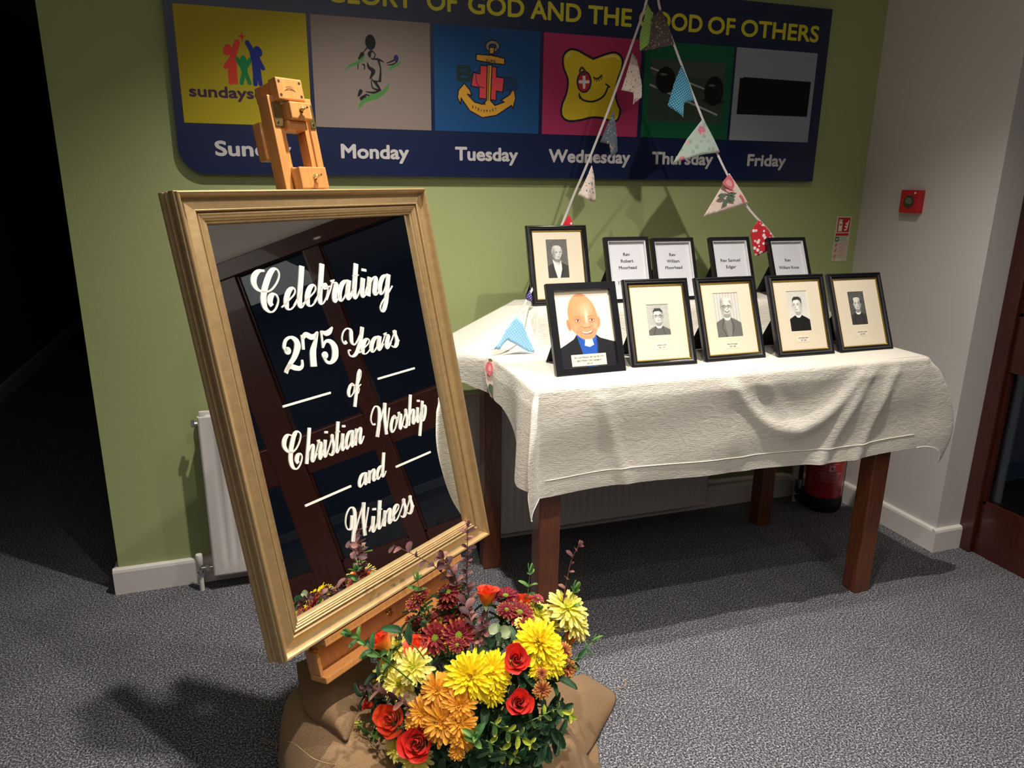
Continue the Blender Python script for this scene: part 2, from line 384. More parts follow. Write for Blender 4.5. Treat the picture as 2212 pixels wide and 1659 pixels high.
def nz(nt, src, sc, scale, det, dist=0):
    mp = nt.nodes.new('ShaderNodeMapping'); mp.inputs['Scale'].default_value = sc; n = nt.nodes.new('ShaderNodeTexNoise')
    n.inputs['Scale'].default_value = scale; n.inputs['Detail'].default_value = det; n.inputs['Distortion'].default_value = dist
    nt.links.new(src, mp.inputs[0]); nt.links.new(mp.outputs[0], n.inputs['Vector']); return n.outputs[0]
h1 = nz(nt, tc.outputs['Object'], (1, 1, 6), 70, 4, .4); h2 = nz(nt, tc.outputs['Object'], (1, 1, 1.6), 14, 3, 1.8)
b1 = nt.nodes.new('ShaderNodeBump'); b1.inputs['Distance'].default_value = .0022; b2 = nt.nodes.new('ShaderNodeBump'); b2.inputs['Distance'].default_value = .0035; b2.inputs['Strength'].default_value = .8
nt.links.new(h1, b1.inputs['Height']); nt.links.new(h2, b2.inputs['Height']); nt.links.new(b2.outputs[0], b1.inputs['Normal']); nt.links.new(b1.outputs[0], b.inputs['Normal'])
tcl = part('tablecloth', clothP(), cl, smooth='all', merge=.0004)
tag(tcl, 'white cotton cloth draped over the table and its raised back step', 'tablecloth')
part('hem_stitching', MB().tube([(p[0], p[1]-.001, p[2]) for p in hemline], .0013, 5), mat('hem_thread', 'f4efe2', .8), tcl, smooth='all')
for e_ in earhem: part('hem_edge', MB().tube(e_, .0016, 5), mat('hem_thread', 'f4efe2', .8), tcl, smooth='all')
# ------------------------------------------------------------------ picture frames
blackf = mat('black_frame', '15151a', .28, spec=.6, coat=.3); blackc = mat('black_card', '131315', .8)
gilt = mat('gilt_line', '9a802e', .3, metal=.9); cream = mat('cream_mount', 'd8cbb4', .85, bump=.0002, scale=500)
paperw = mat('white_paper', 'd2d2d9', .8, bump=.0006, scale=35); whitef = mat('white_slip', 'e4e4e4', .5)
ink = mat('ink', '15151f', .7)
FRAMES = []
def frame(name, label, w, h, bw, x, y, z, yaw, tilt, style, artm=None, aw=0, ah=0, ax=0, ay=0, group=None, lines=(), caption=None):
    a = math.radians(tilt); g = math.radians(yaw)
    ex = np.array([math.cos(g), math.sin(g), 0]); nh = np.array([math.sin(g), -math.cos(g), 0])
    n = nh*math.cos(a)+np.array([0, 0, 1])*math.sin(a); ey = np.cross(n, ex)
    t = thing(name, label, 'picture frame', M=frameM((x, y, z+.0005), ex, ey, n), group=group)   # x right, y up along the picture, z out
    D = .016
    if style == 'plain': pf = [(0, -D), (0, 0), (.0015, .0015), (bw-.001, .0015), (bw, 0), (bw, -.009)]
    elif style == 'box': pf = [(0, -D), (0, .001), (.001, .002), (bw-.001, .002), (bw, .001), (bw, -.014)]
    else: pf = [(0, -D), (0, -.004), (.003, .001), (.006, .002), (.008, -.001), (.012, .001), (.015, -.002), (bw, -.004), (bw, -.008)]
    mb = MB()
    P = lambda i, u, v: [(-w/2+u, u*1.0, v), (w/2-u, u, v), (w/2-u, h-u, v), (-w/2+u, h-u, v)][i]
    for i in range(4): # four mitred rails in one moulding
        j = (i+1) % 4; mb.rings([[P(i, u, v) for u, v in pf], [P(j, u, v) for u, v in pf]], cap=False, closed=False)
    part('moulding', mb, blackf, t, smooth=30, merge=1e-5)
    if style == 'mould':
        mb = MB(); u0, u1 = bw-.001, bw+.0028
        for i in range(4):
            j = (i+1) % 4; mb.rings([[P(i, u, v) for u, v in ((u0, -.0035), (u0+.0012, -.0028), (u1, -.006), (u1, -.009))], [P(j, u, v) for u, v in ((u0, -.0035), (u0+.0012, -.0028), (u1, -.006), (u1, -.009))]], cap=False, closed=False)
        part('gilt_edge', mb, gilt, t, smooth=30)
    if style == 'box':
        mb = MB(); u0, u1 = bw, bw+.0035
        for i in range(4):
            j = (i+1) % 4; mb.rings([[P(i, u, v) for u, v in ((u0, -.002), (u1, -.002), (u1, -.012))], [P(j, u, v) for u, v in ((u0, -.002), (u1, -.002), (u1, -.012))]], cap=False, closed=False)
        part('white_slip', mb, whitef, t)
    zb = -.0095 if style != 'box' else -.0125
    part('backing', MB().box(-w/2+.004, w/2-.004, .004, h-.004, -D-.001, zb-.001), blackc, t)
    if style != 'plain':
        mount = MB()
        if artm:   # card mount with a bevelled window
            X0, X1, Y0, Y1 = ax-aw/2, ax+aw/2, ay-ah/2, ay+ah/2; o = [(-w/2+bw*.8, bw*.8), (w/2-bw*.8, bw*.8), (w/2-bw*.8, h-bw*.8), (-w/2+bw*.8, h-bw*.8)]; q = [(X0, Y0), (X1, Y0), (X1, Y1), (X0, Y1)]
            rr = [[(p[0], p[1], zb+.0022) for p in o], [(p[0], p[1], zb+.0022) for p in q], [(p[0]+(.0012 if p[0] < ax else -.0012), p[1]+(.0012 if p[1] < ay else -.0012), zb+.0004) for p in q]]
            mount.rings(rr, cap=False)
            part('mount', mount, cream, t)
        else: part('paper', MB().box(-w/2+bw*.7, w/2-bw*.7, bw*.7, h-bw*.7, zb-.0005, zb), paperw, t)
    if artm:
        me = artm.mesh('portrait_print', aw, ah); part('portrait_print', me, None, t, M=Matrix.Translation((ax, ay, zb+.0006)))
    for txt, cy_, hh, ww in lines:
        part('lettering', text_mesh(txt, ink, 0, cy_, ww, hh, zb+.0002, bold=.018, align='C'), None, t)
    if caption:
        cw, ch, cy_, rows = caption
        lb = part('caption_card', MB().box(ax-cw/2, ax+cw/2, cy_-ch/2, cy_+ch/2, zb+.0022, zb+.0027) if style != 'plain' else MB().box(ax-cw/2, ax+cw/2, cy_-ch/2, cy_+ch/2, zb+.0007, zb+.0012), mat('label_card', 'ddd4be', .8), t)
        zz = zb+(.0028 if style != 'plain' else .0013)
        for k, (txt, ww) in enumerate(rows):
            part('lettering', text_mesh(txt, ink, ax, cy_+ch/2-(k+1)*ch/(len(rows)+.6)-ch*.04, ww, ch/(len(rows)+.6)*.5, zz, shear=.45, align='C'), None, lb)
    # easel back strut, standing out to one side
    hy = .62*h; ln = hy*.98
    st = np.array([.0, 0, 0])
    b_ = math.radians(17)
    S = [(-.055, hy*.92), (-.02, hy), (.03, hy), (.055, hy*.9), (.06, .0), (-.06, .0)]
    Mh = Matrix.Translation((-.02, 0, -D-.002))@Matrix.Translation((0, hy, 0))@Matrix.Rotation(math.radians(52), 4, 'X')@Matrix.Translation((0, -hy, 0))
    foot = Mh@Vector((0, 0, 0)); wz = (t.matrix_basis@foot).z
    # scale the strut so its foot stands on the cloth
    k = (((t.matrix_basis@(Mh@Vector((0, hy, 0)))).z - (z+.001))/((t.matrix_basis@(Mh@Vector((0, hy, 0)))).z-wz))
    S = [(a_, hy-(hy-b2_)*k) for a_, b2_ in S]
    part('back_strut', MB().prism(S, -.0025, 0, Mh), blackc, t)
    FRAMES.append(t); return t
# portraits -----------------------------------------------------------
def bw(v): v /= 255; return (v, v*.99, v*.95)
def head(A, cx, cy, s, skin, shade, hair=None, hairc=None, glasses=False, turn=0, bald=False, coat=bw(45), collar=True, smile=False, eyec=bw(40), mouthc=None, ears=True, shirt=None):
    """bust in a photo: s = half head height"""
    w = s*.70
    sh = [(cx-2.25*s, cy-4.6*s), (cx-2.2*s, cy-2.3*s), (cx-1.3*s, cy-1.75*s), (cx-.45*s, cy-1.35*s), (cx+.45*s, cy-1.35*s), (cx+1.3*s, cy-1.75*s), (cx+2.2*s, cy-2.3*s), (cx+2.25*s, cy-4.6*s)]
    A.poly(sh, coat, blur=.05*s)
    if shirt is not None: A.poly([(cx-.55*s, cy-1.15*s), (cx+.55*s, cy-1.15*s), (cx+.35*s, cy-4.6*s), (cx-.1*s, cy-4.6*s)], shirt, blur=.03*s)
    A.line([(cx-.5*s, cy-1.45*s), (cx-.9*s, cy-2.6*s), (cx-.15*s, cy-4.3*s)], .07*s, tuple(np.array(coat)*.5), blur=.05*s)
    A.line([(cx+.5*s, cy-1.45*s), (cx+.8*s, cy-2.6*s), (cx+.1*s, cy-4.3*s)], .07*s, tuple(np.array(coat)*.5), blur=.05*s)
    A.poly([(cx-.42*s, cy-.5*s), (cx+.42*s, cy-.5*s), (cx+.46*s, cy-1.45*s), (cx-.46*s, cy-1.45*s)], shade, blur=.06*s)
    if collar:
        A.poly([(cx-.5*s, cy-1.2*s), (cx-.25*s, cy-1.42*s), (cx+.25*s, cy-1.42*s), (cx+.5*s, cy-1.2*s), (cx+.45*s, cy-1.5*s), (cx+.2*s, cy-1.72*s), (cx-.2*s, cy-1.72*s), (cx-.45*s, cy-1.5*s)], bw(238), blur=.03*s)
    if ears:
        A.ell(cx-w*1.02, cy-.05*s, .13*s, .25*s, shade, blur=.03*s); A.ell(cx+w*1.02, cy-.05*s, .13*s, .25*s, shade, blur=.03*s)
    if hair == 'full': A.ell(cx+.02*s, cy+.18*s, w*1.10, s*.98, hairc, blur=.05*s)
    A.poly([(cx-w, cy+.25*s), (cx-w*.93, cy+.75*s), (cx-w*.45, cy+1.0*s), (cx+w*.45, cy+1.0*s), (cx+w*.93, cy+.75*s), (cx+w, cy+.2*s), (cx+w*.9, cy-.4*s), (cx+w*.5, cy-.85*s), (cx, cy-1.02*s), (cx-w*.5, cy-.85*s), (cx-w*.9, cy-.4*s)], skin, blur=.03*s, smooth=True)
    A.ell(cx+w*.72*(1 if turn <= 0 else -1), cy-.1*s, w*.35, s*.8, shade, blur=.22*s, a=.8)
    A.ell(cx-w*.75, cy-.35*s, w*.22, s*.4, shade, blur=.16*s, a=.6)
    A.ell(cx, cy-.98*s, w*.6, s*.12, shade, blur=.1*s, a=.8)
    if hair == 'top': A.poly([(cx-w*1.02, cy+.25*s), (cx-w*1.05, cy+.8*s), (cx-.4*s, cy+1.15*s), (cx+.4*s, cy+1.15*s), (cx+w*1.05, cy+.75*s), (cx+w*1.02, cy+.2*s), (cx+w*.85, cy+.55*s), (cx+.2*s, cy+.75*s), (cx-w*.8, cy+.68*s)], hairc, blur=.04*s)
    if hair == 'full': A.poly([(cx-w*1.08, cy+.1*s), (cx-w*1.12, cy+.75*s), (cx-.5*s, cy+1.12*s), (cx+.3*s, cy+1.18*s), (cx+w*1.1, cy+.8*s), (cx+w*1.08, cy+.1*s), (cx+w*.9, cy+.45*s), (cx+.3*s, cy+.78*s), (cx-w*.72, cy+.62*s)], hairc, blur=.05*s)
    if hair == 'sides':
        A.ell(cx-w*1.02, cy+.3*s, .1*s, .35*s, hairc, rot=-8, blur=.05*s); A.ell(cx+w*1.02, cy+.3*s, .1*s, .35*s, hairc, rot=8, blur=.05*s)
    t = turn*.18*s
    for sx in (-1, 1):
        ex_ = cx+sx*.3*s+t
        A.ell(ex_, cy+.05*s, .17*s, .12*s, shade, blur=.06*s, a=.8)
        A.ell(ex_, cy+.02*s, .12*s, .055*s, bw(235), blur=.02*s); A.ell(ex_, cy+.02*s, .055*s, .06*s, eyec, blur=.015*s)
        A.line([(ex_-.17*s, cy+.19*s), (ex_, cy+.245*s), (ex_+.16*s, cy+.19*s)], .045*s, hairc or shade, blur=.03*s, a=.75)
        A.line([(ex_-.13*s, cy+.06*s), (ex_, cy+.10*s), (ex_+.13*s, cy+.06*s)], .022*s, eyec, blur=.02*s)
        if glasses:
            A.line([(ex_+.23*s*math.cos(q), cy+.02*s+.17*s*math.sin(q)) for q in np.linspace(0, 2*PI, 15)], .045*s, bw(35))
    if glasses: A.line([(cx-.08*s+t, cy+.08*s), (cx+.08*s+t, cy+.08*s)], .05*s, bw(35)); A.line([(cx-.52*s+t, cy+.08*s), (cx-w*1.02, cy+.12*s)], .045*s, bw(35)); A.line([(cx+.52*s+t, cy+.08*s), (cx+w*1.02, cy+.12*s)], .045*s, bw(35))
    A.line([(cx+t*1.3+.05*s, cy+.05*s), (cx+t*1.8+.1*s, cy-.25*s), (cx+t*1.6+.12*s, cy-.33*s)], .05*s, shade, blur=.05*s)
    A.line([(cx+t*1.6-.12*s, cy-.32*s), (cx+t*1.6, cy-.37*s), (cx+t*1.6+.12*s, cy-.32*s)], .04*s, tuple(np.array(shade)*.65), blur=.03*s)
    mc = mouthc or tuple(np.array(shade)*.5)
    if smile:
        A.poly([(cx+t-.34*s, cy-.50*s), (cx+t, cy-.58*s), (cx+t+.34*s, cy-.50*s), (cx+t+.2*s, cy-.70*s), (cx+t, cy-.76*s), (cx+t-.2*s, cy-.70*s)], mc, blur=.03*s, smooth=True)
        A.poly([(cx+t-.27*s, cy-.53*s), (cx+t, cy-.59*s), (cx+t+.27*s, cy-.53*s), (cx+t, cy-.67*s)], bw(245), blur=.02*s)
        for sx in (-1, 1): A.line([(cx+t+sx*.2*s, cy-.28*s), (cx+t+sx*.42*s, cy-.5*s), (cx+t+sx*.4*s, cy-.68*s)], .035*s, shade, blur=.04*s)
    else:
        A.line([(cx+t-.22*s, cy-.56*s), (cx+t, cy-.58*s), (cx+t+.22*s, cy-.56*s)], .045*s, mc, blur=.03*s); A.ell(cx+t, cy-.68*s, .14*s, .04*s, shade, blur=.05*s)
def P_colour():
    A = Art(20, 26, 200, 'efe2ca'); c = (9.6, 15.0); s = 5.6
    skin, shade = hexc('e9a078'), hexc('cf7347')
    A.poly([(0, 0), (0, 6.6), (3, 8.2), (5.5, 9.6), (6.7, 11.1), (13.2, 11.1), (15, 9.6), (20, 8.0), (20, 0)], '17171d', smooth=False)
    A.poly([(6.5, 11.2), (13.4, 11.6), (13.8, 8), (13.2, 0), (9.4, 0), (8.0, 5)], '1f4fa8'); A.line([(13.6, 9.4), (13.1, 0)], .3, '123a80', blur=.2)
    A.poly([(6.6, 11.4), (8.8, 8.5), (10, 8.0), (11.8, 8.1), (13.6, 9.4), (13.5, 12.2), (12, 11), (8, 11)], '2a5cb8'); A.line([(6.5, 10.8), (9.2, 8.0)], .2, '163f88', blur=.1)
    A.poly([(7.4, 13), (13, 13.4), (13.0, 10.3), (11.3, 9.1), (9.8, 9.1), (7.6, 10.9)], 'd98a66', blur=.2)
    A.ell(4.35, 14.4, .75, 2.0, 'dc8d66', rot=10, blur=.12); A.ell(15.0, 14.9, .6, 1.9, 'dc8d66', rot=-6, blur=.12); A.ell(4.5, 14.3, .3, 1.2, 'c0704c', rot=8, blur=.3); A.ell(14.9, 14.8, .25, 1.1, 'c0704c', rot=-6, blur=.3)
    A.poly([(4.5, 16), (4.5, 19.5), (6.0, 23.2), (8.8, 24.9), (11.2, 24.2), (13.7, 21.2), (14.8, 17.5), (14.9, 14.5), (14.2, 12), (12.9, 9.9), (11, 9.0), (9.2, 9.3), (6.9, 10.9), (5.1, 13.2)], 'e09468', smooth=True, blur=.1)
    A.ell(7.6, 21.6, 1.6, 2.4, 'ea9a5c', rot=-20, blur=1.6, a=.5); A.ell(5.2, 18.0, .6, 3.0, 'd9864f', blur=.9, a=.6); A.ell(14.1, 18.4, .6, 3.2, 'dd8c5c', rot=10, blur=.9, a=.6)
    A.ell(10.8, 19.5, 2.3, 2.6, 'ecab86', blur=1.2, a=.8); A.ell(10.9, 16.8, .5, 2.2, 'f7cdb4', blur=.5)
    for x_, in ((7.6,), (12.6,)):
        A.ell(x_, 15.9, 1.25, .75, 'cf7c58', blur=.5, a=.8); A.ell(x_, 15.75, .72, .27, 'e4dad2', blur=.08); A.ell(x_+.1, 15.75, .34, .32, '4a5668', blur=.05); A.ell(x_+.1, 15.75, .2, .2, '17171d')
        A.line([(x_-1.0, 15.85), (x_-.2, 16.25), (x_+1.0, 15.9)], .16, '7a3f28', blur=.08); A.line([(x_-1.3, 16.9), (x_, 17.3), (x_+1.1, 16.9)], .28, 'c77a50', blur=.25); A.line([(x_-.8, 15.2), (x_, 15.0), (x_+.9, 15.2)], .16, 'c06d4a', blur=.15)
    A.ell(10.5, 13.9, 1.25, .95, 'eb9f7c', blur=.35); A.line([(9.1, 13.6), (9.8, 13.2), (10.5, 13.35), (11.3, 13.2), (11.9, 13.6)], .22, 'a9522f', blur=.14); A.line([(9.5, 16), (9.6, 14.6)], .3, 'd98b68', blur=.3)
    A.poly([(8.2, 12.2), (10.5, 11.75), (12.8, 12.45), (12.2, 11.3), (10.6, 10.95), (8.9, 11.35)], 'b0563f', smooth=True, blur=.08); A.poly([(8.4, 12.05), (10.5, 11.65), (12.7, 12.3), (11.8, 11.6), (10.5, 11.3), (9.1, 11.5)], 'f6efe6', blur=.06)
    A.line([(8.6, 13.7), (7.3, 12.9), (7.2, 11.6)], .22, 'c9744f', blur=.25); A.line([(12.4, 13.9), (13.6, 13.1), (13.5, 11.8)], .22, 'c9744f', blur=.25); A.line([(9.4, 10.3), (10.6, 9.9), (11.8, 10.3)], .3, 'd08562', blur=.3)
    A.ell(6.6, 13.4, 1.0, 1.2, 'ea9676', blur=.6, a=.8); A.ell(13.6, 13.7, .8, 1.1, 'f0a484', blur=.5, a=.8)
    A.poly([(9.5, 9.3), (12.0, 9.3), (12.4, 7.4), (10.8, 6.7), (9.1, 7.3)], 'f2eee6')
    A.noise(.02, 3); return A
def P_front(kind):
    if kind == 2:
        A = Art(10, 13, 120, bw(176)); A.noise(.10, 2, 3); head(A, 5.0, 8.0, 2.9, bw(216), bw(140), 'top', bw(60), glasses=True, coat=bw(92)); A.line([(2.2, 11.1), (6.4, 12.0)], .25, bw(150), blur=.1); A.line([(1.0, 4.0), (2.0, 4.1)], .25, bw(220)); A.noise(.12, 5, 1)
    if kind == 3:
        A = Art(10, 15.5, 120, bw(206))
        for i in range(9): A.line([(.6+i*1.15, 16), (.4+i*1.15, 5)], .35, bw(178), blur=.3)
        head(A, 4.7, 10.6, 2.75, bw(214), bw(150), 'full', bw(150), glasses=True, coat=bw(104), smile=True, shirt=bw(126), turn=.5); A.ell(5, 13.1, 1.5, .8, bw(222), blur=.5); A.noise(.08, 6, 1)
    if kind == 4:
        A = Art(10, 16, 120, bw(216)); A.ell(5, 14, 9, 6, bw(205), blur=3); head(A, 4.6, 10.4, 2.9, bw(226), bw(165), 'top', bw(50), coat=bw(26), turn=-1.2); A.poly([(6.2, 13.6), (6.9, 12.8), (6.9, 10.6), (6.3, 11.6), (5.8, 12.9)], bw(70), blur=.15); A.noise(.05, 7, 1)
    if kind == 5:
        A = Art(10, 17, 110, bw(84)); A.noise(.22, 8, 2); head(A, 5.0, 10.8, 3.2, bw(214), bw(138), 'sides', bw(50), coat=bw(58)); A.noise(.14, 9, 1)
    if kind == 6:
        A = Art(10, 17, 120, bw(98)); A.noise(.16, 10, 2); head(A, 4.9, 11.2, 3.1, bw(202), bw(132), 'sides', bw(165), coat=bw(58), turn=1.2, collar=False); A.poly([(2.6, 8.4), (3.6, 7.4), (5.6, 6.6), (6.6, 7.8), (6.8, 4.2), (5.6, 0), (4.4, 0), (3.2, 4.5)], bw(226), blur=.15); A.line([(3.6, 7.2), (5.4, 6.0), (6.6, 7.0)], .3, bw(160), blur=.2); A.noise(.12, 11, 1)
    return A
frame('picture_frame', 'plain black frame with a colour photograph of a smiling bald man in blue', .236, .286, .0235, .942, 1.992, T, 1.5, 21.5, 'plain', P_colour(), .191, .241, 0, .143, group=None, caption=(.118, .036, .045, (('Rev Luke Patterson BSc Dip Min MTh', .100), ('Eighth Minister of the Congregation', .085), ('2012', .02))))
frame('picture_frame', 'gilt-lined black frame, small print of a man in round glasses, right of the colour photograph', .234, .287, .0205, 1.213, 2.018, T, -1.5, 22, 'mould', P_front(2), .080, .103, -.002, .152, caption=(.046, .022, .066, (('Andrew Crooks', .034), ('1962 - 1971', .026))))
frame('picture_frame', 'gilt-lined black frame, print of a laughing man in glasses and jacket before a curtain', .237, .285, .0205, 1.485, 2.024, T, .6, 22.5, 'mould', P_front(3), .100, .152, -.004, .155, caption=(.056, .022, .052, (('David McConaghy', .042), ('1972 - 2002', .026))))
frame('picture_frame', 'gilt-lined black frame, print of a dark-haired man in black looking to the left', .234, .286, .0205, 1.760, 2.010, T, -.4, 22.5, 'mould', P_front(4), .085, .142, -.002, .158, caption=(.050, .022, .060, (('John Hardy Eaton', .042), ('1947 - 1962', .024))))
frame('picture_frame', 'gilt-lined black frame, dark print of a balding man, right end of the front row', .234, .286, .0205, 2.018, 2.008, T, 0, 23.5, 'mould', P_front(5), .072, .122, -.004, .158, caption=(.050, .022, .068, (('David John Cochrane', .042), ('1933-1945', .022))))
frame('picture_frame', 'gilt-lined black frame, print of an old man, left end of the back row', .236, .290, .0205, 1.035, 2.455, 1.052, 0, 18, 'mould', P_front(6), .083, .142, -.004, .168)
frame('picture_frame', 'black box frame with a white sheet reading Rev Robert Moorhead', .184, .245, .013, 1.308, 2.44, 1.052, 1, 19, 'box', lines=(('Rev', .176, .0125, .027), ('Robert', .151, .0125, .052), ('Moorhead', .126, .0125, .074), ('1767 - 1829', .070, .0125, .09)))
frame('picture_frame', 'black box frame with a white sheet reading Rev William Moorhead', .184, .240, .013, 1.503, 2.437, 1.052, 1, 20, 'box', lines=(('Rev', .172, .0125, .027), ('William', .147, .0125, .055), ('Moorhead', .122, .0125, .074), ('1805 - 1829', .068, .0125, .09)))
frame('picture_frame', 'black box frame with a white sheet reading Rev Samuel Edgar', .180, .245, .013, 1.740, 2.405, 1.052, 0, 22, 'box', lines=(('Rev Samuel', .150, .0125, .088), ('Edgar', .124, .0125, .045), ('1771 - 1785', .072, .0125, .08)))
frame('picture_frame', 'black box frame with a white sheet reading Rev William Knox', .180, .245, .013, 1.990, 2.375, 1.052, 0, 24, 'box', lines=(('Rev', .150, .0125, .027), ('William Knox', .120, .0125, .096)))
# ------------------------------------------------------------------ wall sign
SY = 2.725
sg = thing('wall_sign', 'long navy sign board of six day panels fixed to the green wall', 'sign', loc=(0, 0, 0))
sg.matrix_basis = frameM((0, SY, 0), (1, 0, 0), (0, 0, 1), (0, -1, 0))      # local x = world x, y = world z, z = towards the room
navy = mat('sign_navy', '121f45', .35, spec=.5)
x0, x1, z0, z1 = -.220, 2.296, 1.491, 2.168; rc = .085
pl = [(x1, z0), (x1, z1), (x0, z1)] + [(x0+rc-rc*math.cos(t), z0+rc-rc*math.sin(t)) for t in np.linspace(0, PI/2, 12)]
part('board', MB().prism(pl, -.025, 0), navy, sg)
def S(px, py): q = on_y(px, py, SY); return (float(q[0]), float(q[2]))
def z1_(x, y): return S(350+x/2.949, y/2.949)
def z2_(x, y): return S(1050+x/2.765, y/2.765)
PX = [(-.193, .206), (.219, .618), (.631, 1.024), (1.038, 1.435), (1.452, 1.845), (1.856, 2.246)]
PC = ['b0a01a', '8f8078', '184e84', 'b03262', '0c5c3a', '969aa5']
PZ0, PZ1 = 1.650, 1.999
def art(i, n=380): a_, b_ = PX[i]; A = Art(b_-a_, PZ1-PZ0, n, PC[i]); A.o = (a_, PZ0); return A
def T1(A, pts, f=z1_): return [(f(x, y)[0]-A.o[0], f(x, y)[1]-A.o[1]) for x, y in pts]
def L(A, pts, w, c, f=z1_, sm=False, k=6, **kw):
    q = T1(A, pts, f); A.line(spline(q, k) if sm else q, [v*.00092 for v in w] if isinstance(w, (list, tuple)) else w*.00092, c, **kw) if not sm else A.line(spline(q, k), w*.00092 if not isinstance(w, (list, tuple)) else list(np.interp(np.linspace(0, 1, (len(q)-1)*k+1), np.linspace(0, 1, len(w)), w)*.00092), c, **kw)
def G(A, pts, c, f=z1_, sm=False, **kw): A.poly(T1(A, pts, f), c, smooth=sm, **kw)
def El(A, x, y, rx, ry, c, f=z1_, **kw): p = T1(A, [(x, y)], f)[0]; A.ell(p[0], p[1], rx*.00046*2*.5*2, ry*.00046*2*.5*2, c, **kw)
arts = []
# 1 sunday: three figures reaching for a cross
A = art(0); red = 'd8402c'
G(A, [(482, 228), (503, 226), (505, 200), (513, 226), (536, 230), (514, 238), (512, 274), (504, 238)], 'd01f2a')
L(A, [(478, 270), (455, 350), (448, 420), (450, 470)], [20, 20, 30, 26], red, sm=True); L(A, [(448, 380), (425, 400), (405, 425)], [24, 16, 15], red, sm=True)
L(A, [(447, 420), (440, 480), (440, 525)], [26, 20, 16], red); L(A, [(452, 420), (462, 480), (470, 525)], [26, 18, 15], red); El(A, 417, 318, 14, 19, red, rot=-25)
gr = '12824a'; L(A, [(479, 375), (500, 408), (520, 420), (545, 408), (560, 380)], [13, 16, 26, 16, 13], gr, sm=True); L(A, [(520, 420), (526, 462)], [26, 20], gr); L(A, [(526, 455), (514, 495), (507, 530)], [16, 14, 13], gr); L(A, [(528, 455), (545, 495), (558, 530)], [16, 14, 13], gr); El(A, 519, 382, 10, 15, gr)
bl = '1b2c86'; L(A, [(543, 272), (570, 320), (592, 360), (604, 440)], [16, 18, 32, 26], bl, sm=True); L(A, [(600, 370), (625, 405), (643, 436)], [24, 15, 14], bl, sm=True); L(A, [(598, 420), (595, 480), (595, 536)], [26, 17, 15], bl); L(A, [(606, 420), (618, 480), (628, 536)], [22, 16, 14], bl); El(A, 611, 328, 13, 18, bl, rot=25)
arts.append(A)
# 2 monday: badminton player in brush strokes
A = art(1); bk = '14141a'; gn = '4f8a45'
El(A, 1327, 270, 19, 26, bk); L(A, [(1312, 296), (1285, 330), (1262, 362)], [5, 3, 5], bk); L(A, [(1275, 345), (1258, 372)], [14, 10], bk)
G(A, [(1310, 340), (1325, 322), (1345, 325), (1332, 340), (1330, 362), (1318, 365)], bk, sm=True); L(A, [(1345, 330), (1358, 350), (1345, 375), (1332, 372)], 4, bk, sm=True)
L(A, [(1340, 378), (1375, 378), (1412, 396)], [3, 8, 3], bk, sm=True); L(A, [(1430, 402), (1465, 390), (1492, 372)], [2, 6, 3], bk, sm=True); L(A, [(1435, 415), (1470, 410), (1500, 392)], [2, 5, 3], bk, sm=True); El(A, 1491, 372, 9, 12, '23285e')
L(A, [(1262, 372), (1250, 400), (1247, 440)], [8, 4, 3], bk, sm=True); L(A, [(1275, 410), (1288, 415), (1290, 442)], [3, 6, 3], bk, sm=True)
L(A, [(1308, 400), (1318, 430), (1345, 455), (1325, 500)], [3, 10, 16, 4], bk, sm=True); L(A, [(1378, 385), (1392, 440), (1388, 515)], [8, 5, 10], bk, sm=True); L(A, [(1335, 500), (1350, 520), (1392, 515)], [3, 6, 4], bk, sm=True)
L(A, [(1332, 512), (1342, 560), (1385, 575)], [3, 5, 8], bk, sm=True); L(A, [(1355, 520), (1372, 545), (1392, 575)], [10, 10, 5], bk, sm=True); L(A, [(1390, 575), (1350, 590), (1300, 585)], [5, 8, 3], bk, sm=True); L(A, [(1365, 625), (1330, 615), (1300, 600)], [6, 8, 3], bk, sm=True)
G(A, [(1258, 570), (1278, 580), (1262, 610), (1246, 612)], bk, sm=True); G(A, [(1262, 620), (1300, 600), (1296, 630), (1268, 640)], bk, sm=True)
G(A, [(1156, 460), (1190, 415), (1240, 392), (1290, 352), (1280, 385), (1235, 415), (1190, 430)], gn, sm=True); G(A, [(1448, 448), (1460, 420), (1495, 408), (1520, 382), (1510, 415), (1480, 430)], gn, sm=True); G(A, [(1252, 694), (1270, 640), (1330, 605), (1400, 580), (1444, 532), (1432, 580), (1370, 630), (1300, 650)], gn, sm=True)
arts.append(A)
# 3 tuesday: anchor, cross and two letters
A = art(2); F3 = lambda x, y: S(1050+(x-2064)/2.949*1.0, y/2.949) if False else z1_(x, y); gd = 'dda53a'; ol = '0c0f1c'
def Gc(A, pts, c, **k): G(A, pts, c, **k); L(A, pts+[pts[0]], 4, ol)
Gc(A, [(2028, 415), (2130, 428), (2128, 640), (2018, 625)], 'e0484f'); Gc(A, [(1982, 462), (2180, 498), (2170, 588), (1968, 548)], 'e0484f'); G(A, [(2030, 420), (2127, 430), (2125, 636), (2021, 622)], 'e0484f')
for (cx_, cy_, q) in ((2105, 295, 26),): L(A, [(cx_+q*math.cos(t)*1.3, cy_+q*math.sin(t)) for t in np.linspace(0, 2*PI, 20)], 17, ol); L(A, [(cx_+q*math.cos(t)*1.3, cy_+q*math.sin(t)) for t in np.linspace(0, 2*PI, 20)], 10, '9a8f86')
Gc(A, [(2085, 300), (2118, 303), (2112, 345), (2086, 342)], gd)
Gc(A, [(2003, 345), (2095, 352), (2182, 372), (2182, 412), (2095, 402), (2000, 384)], gd, sm=False)
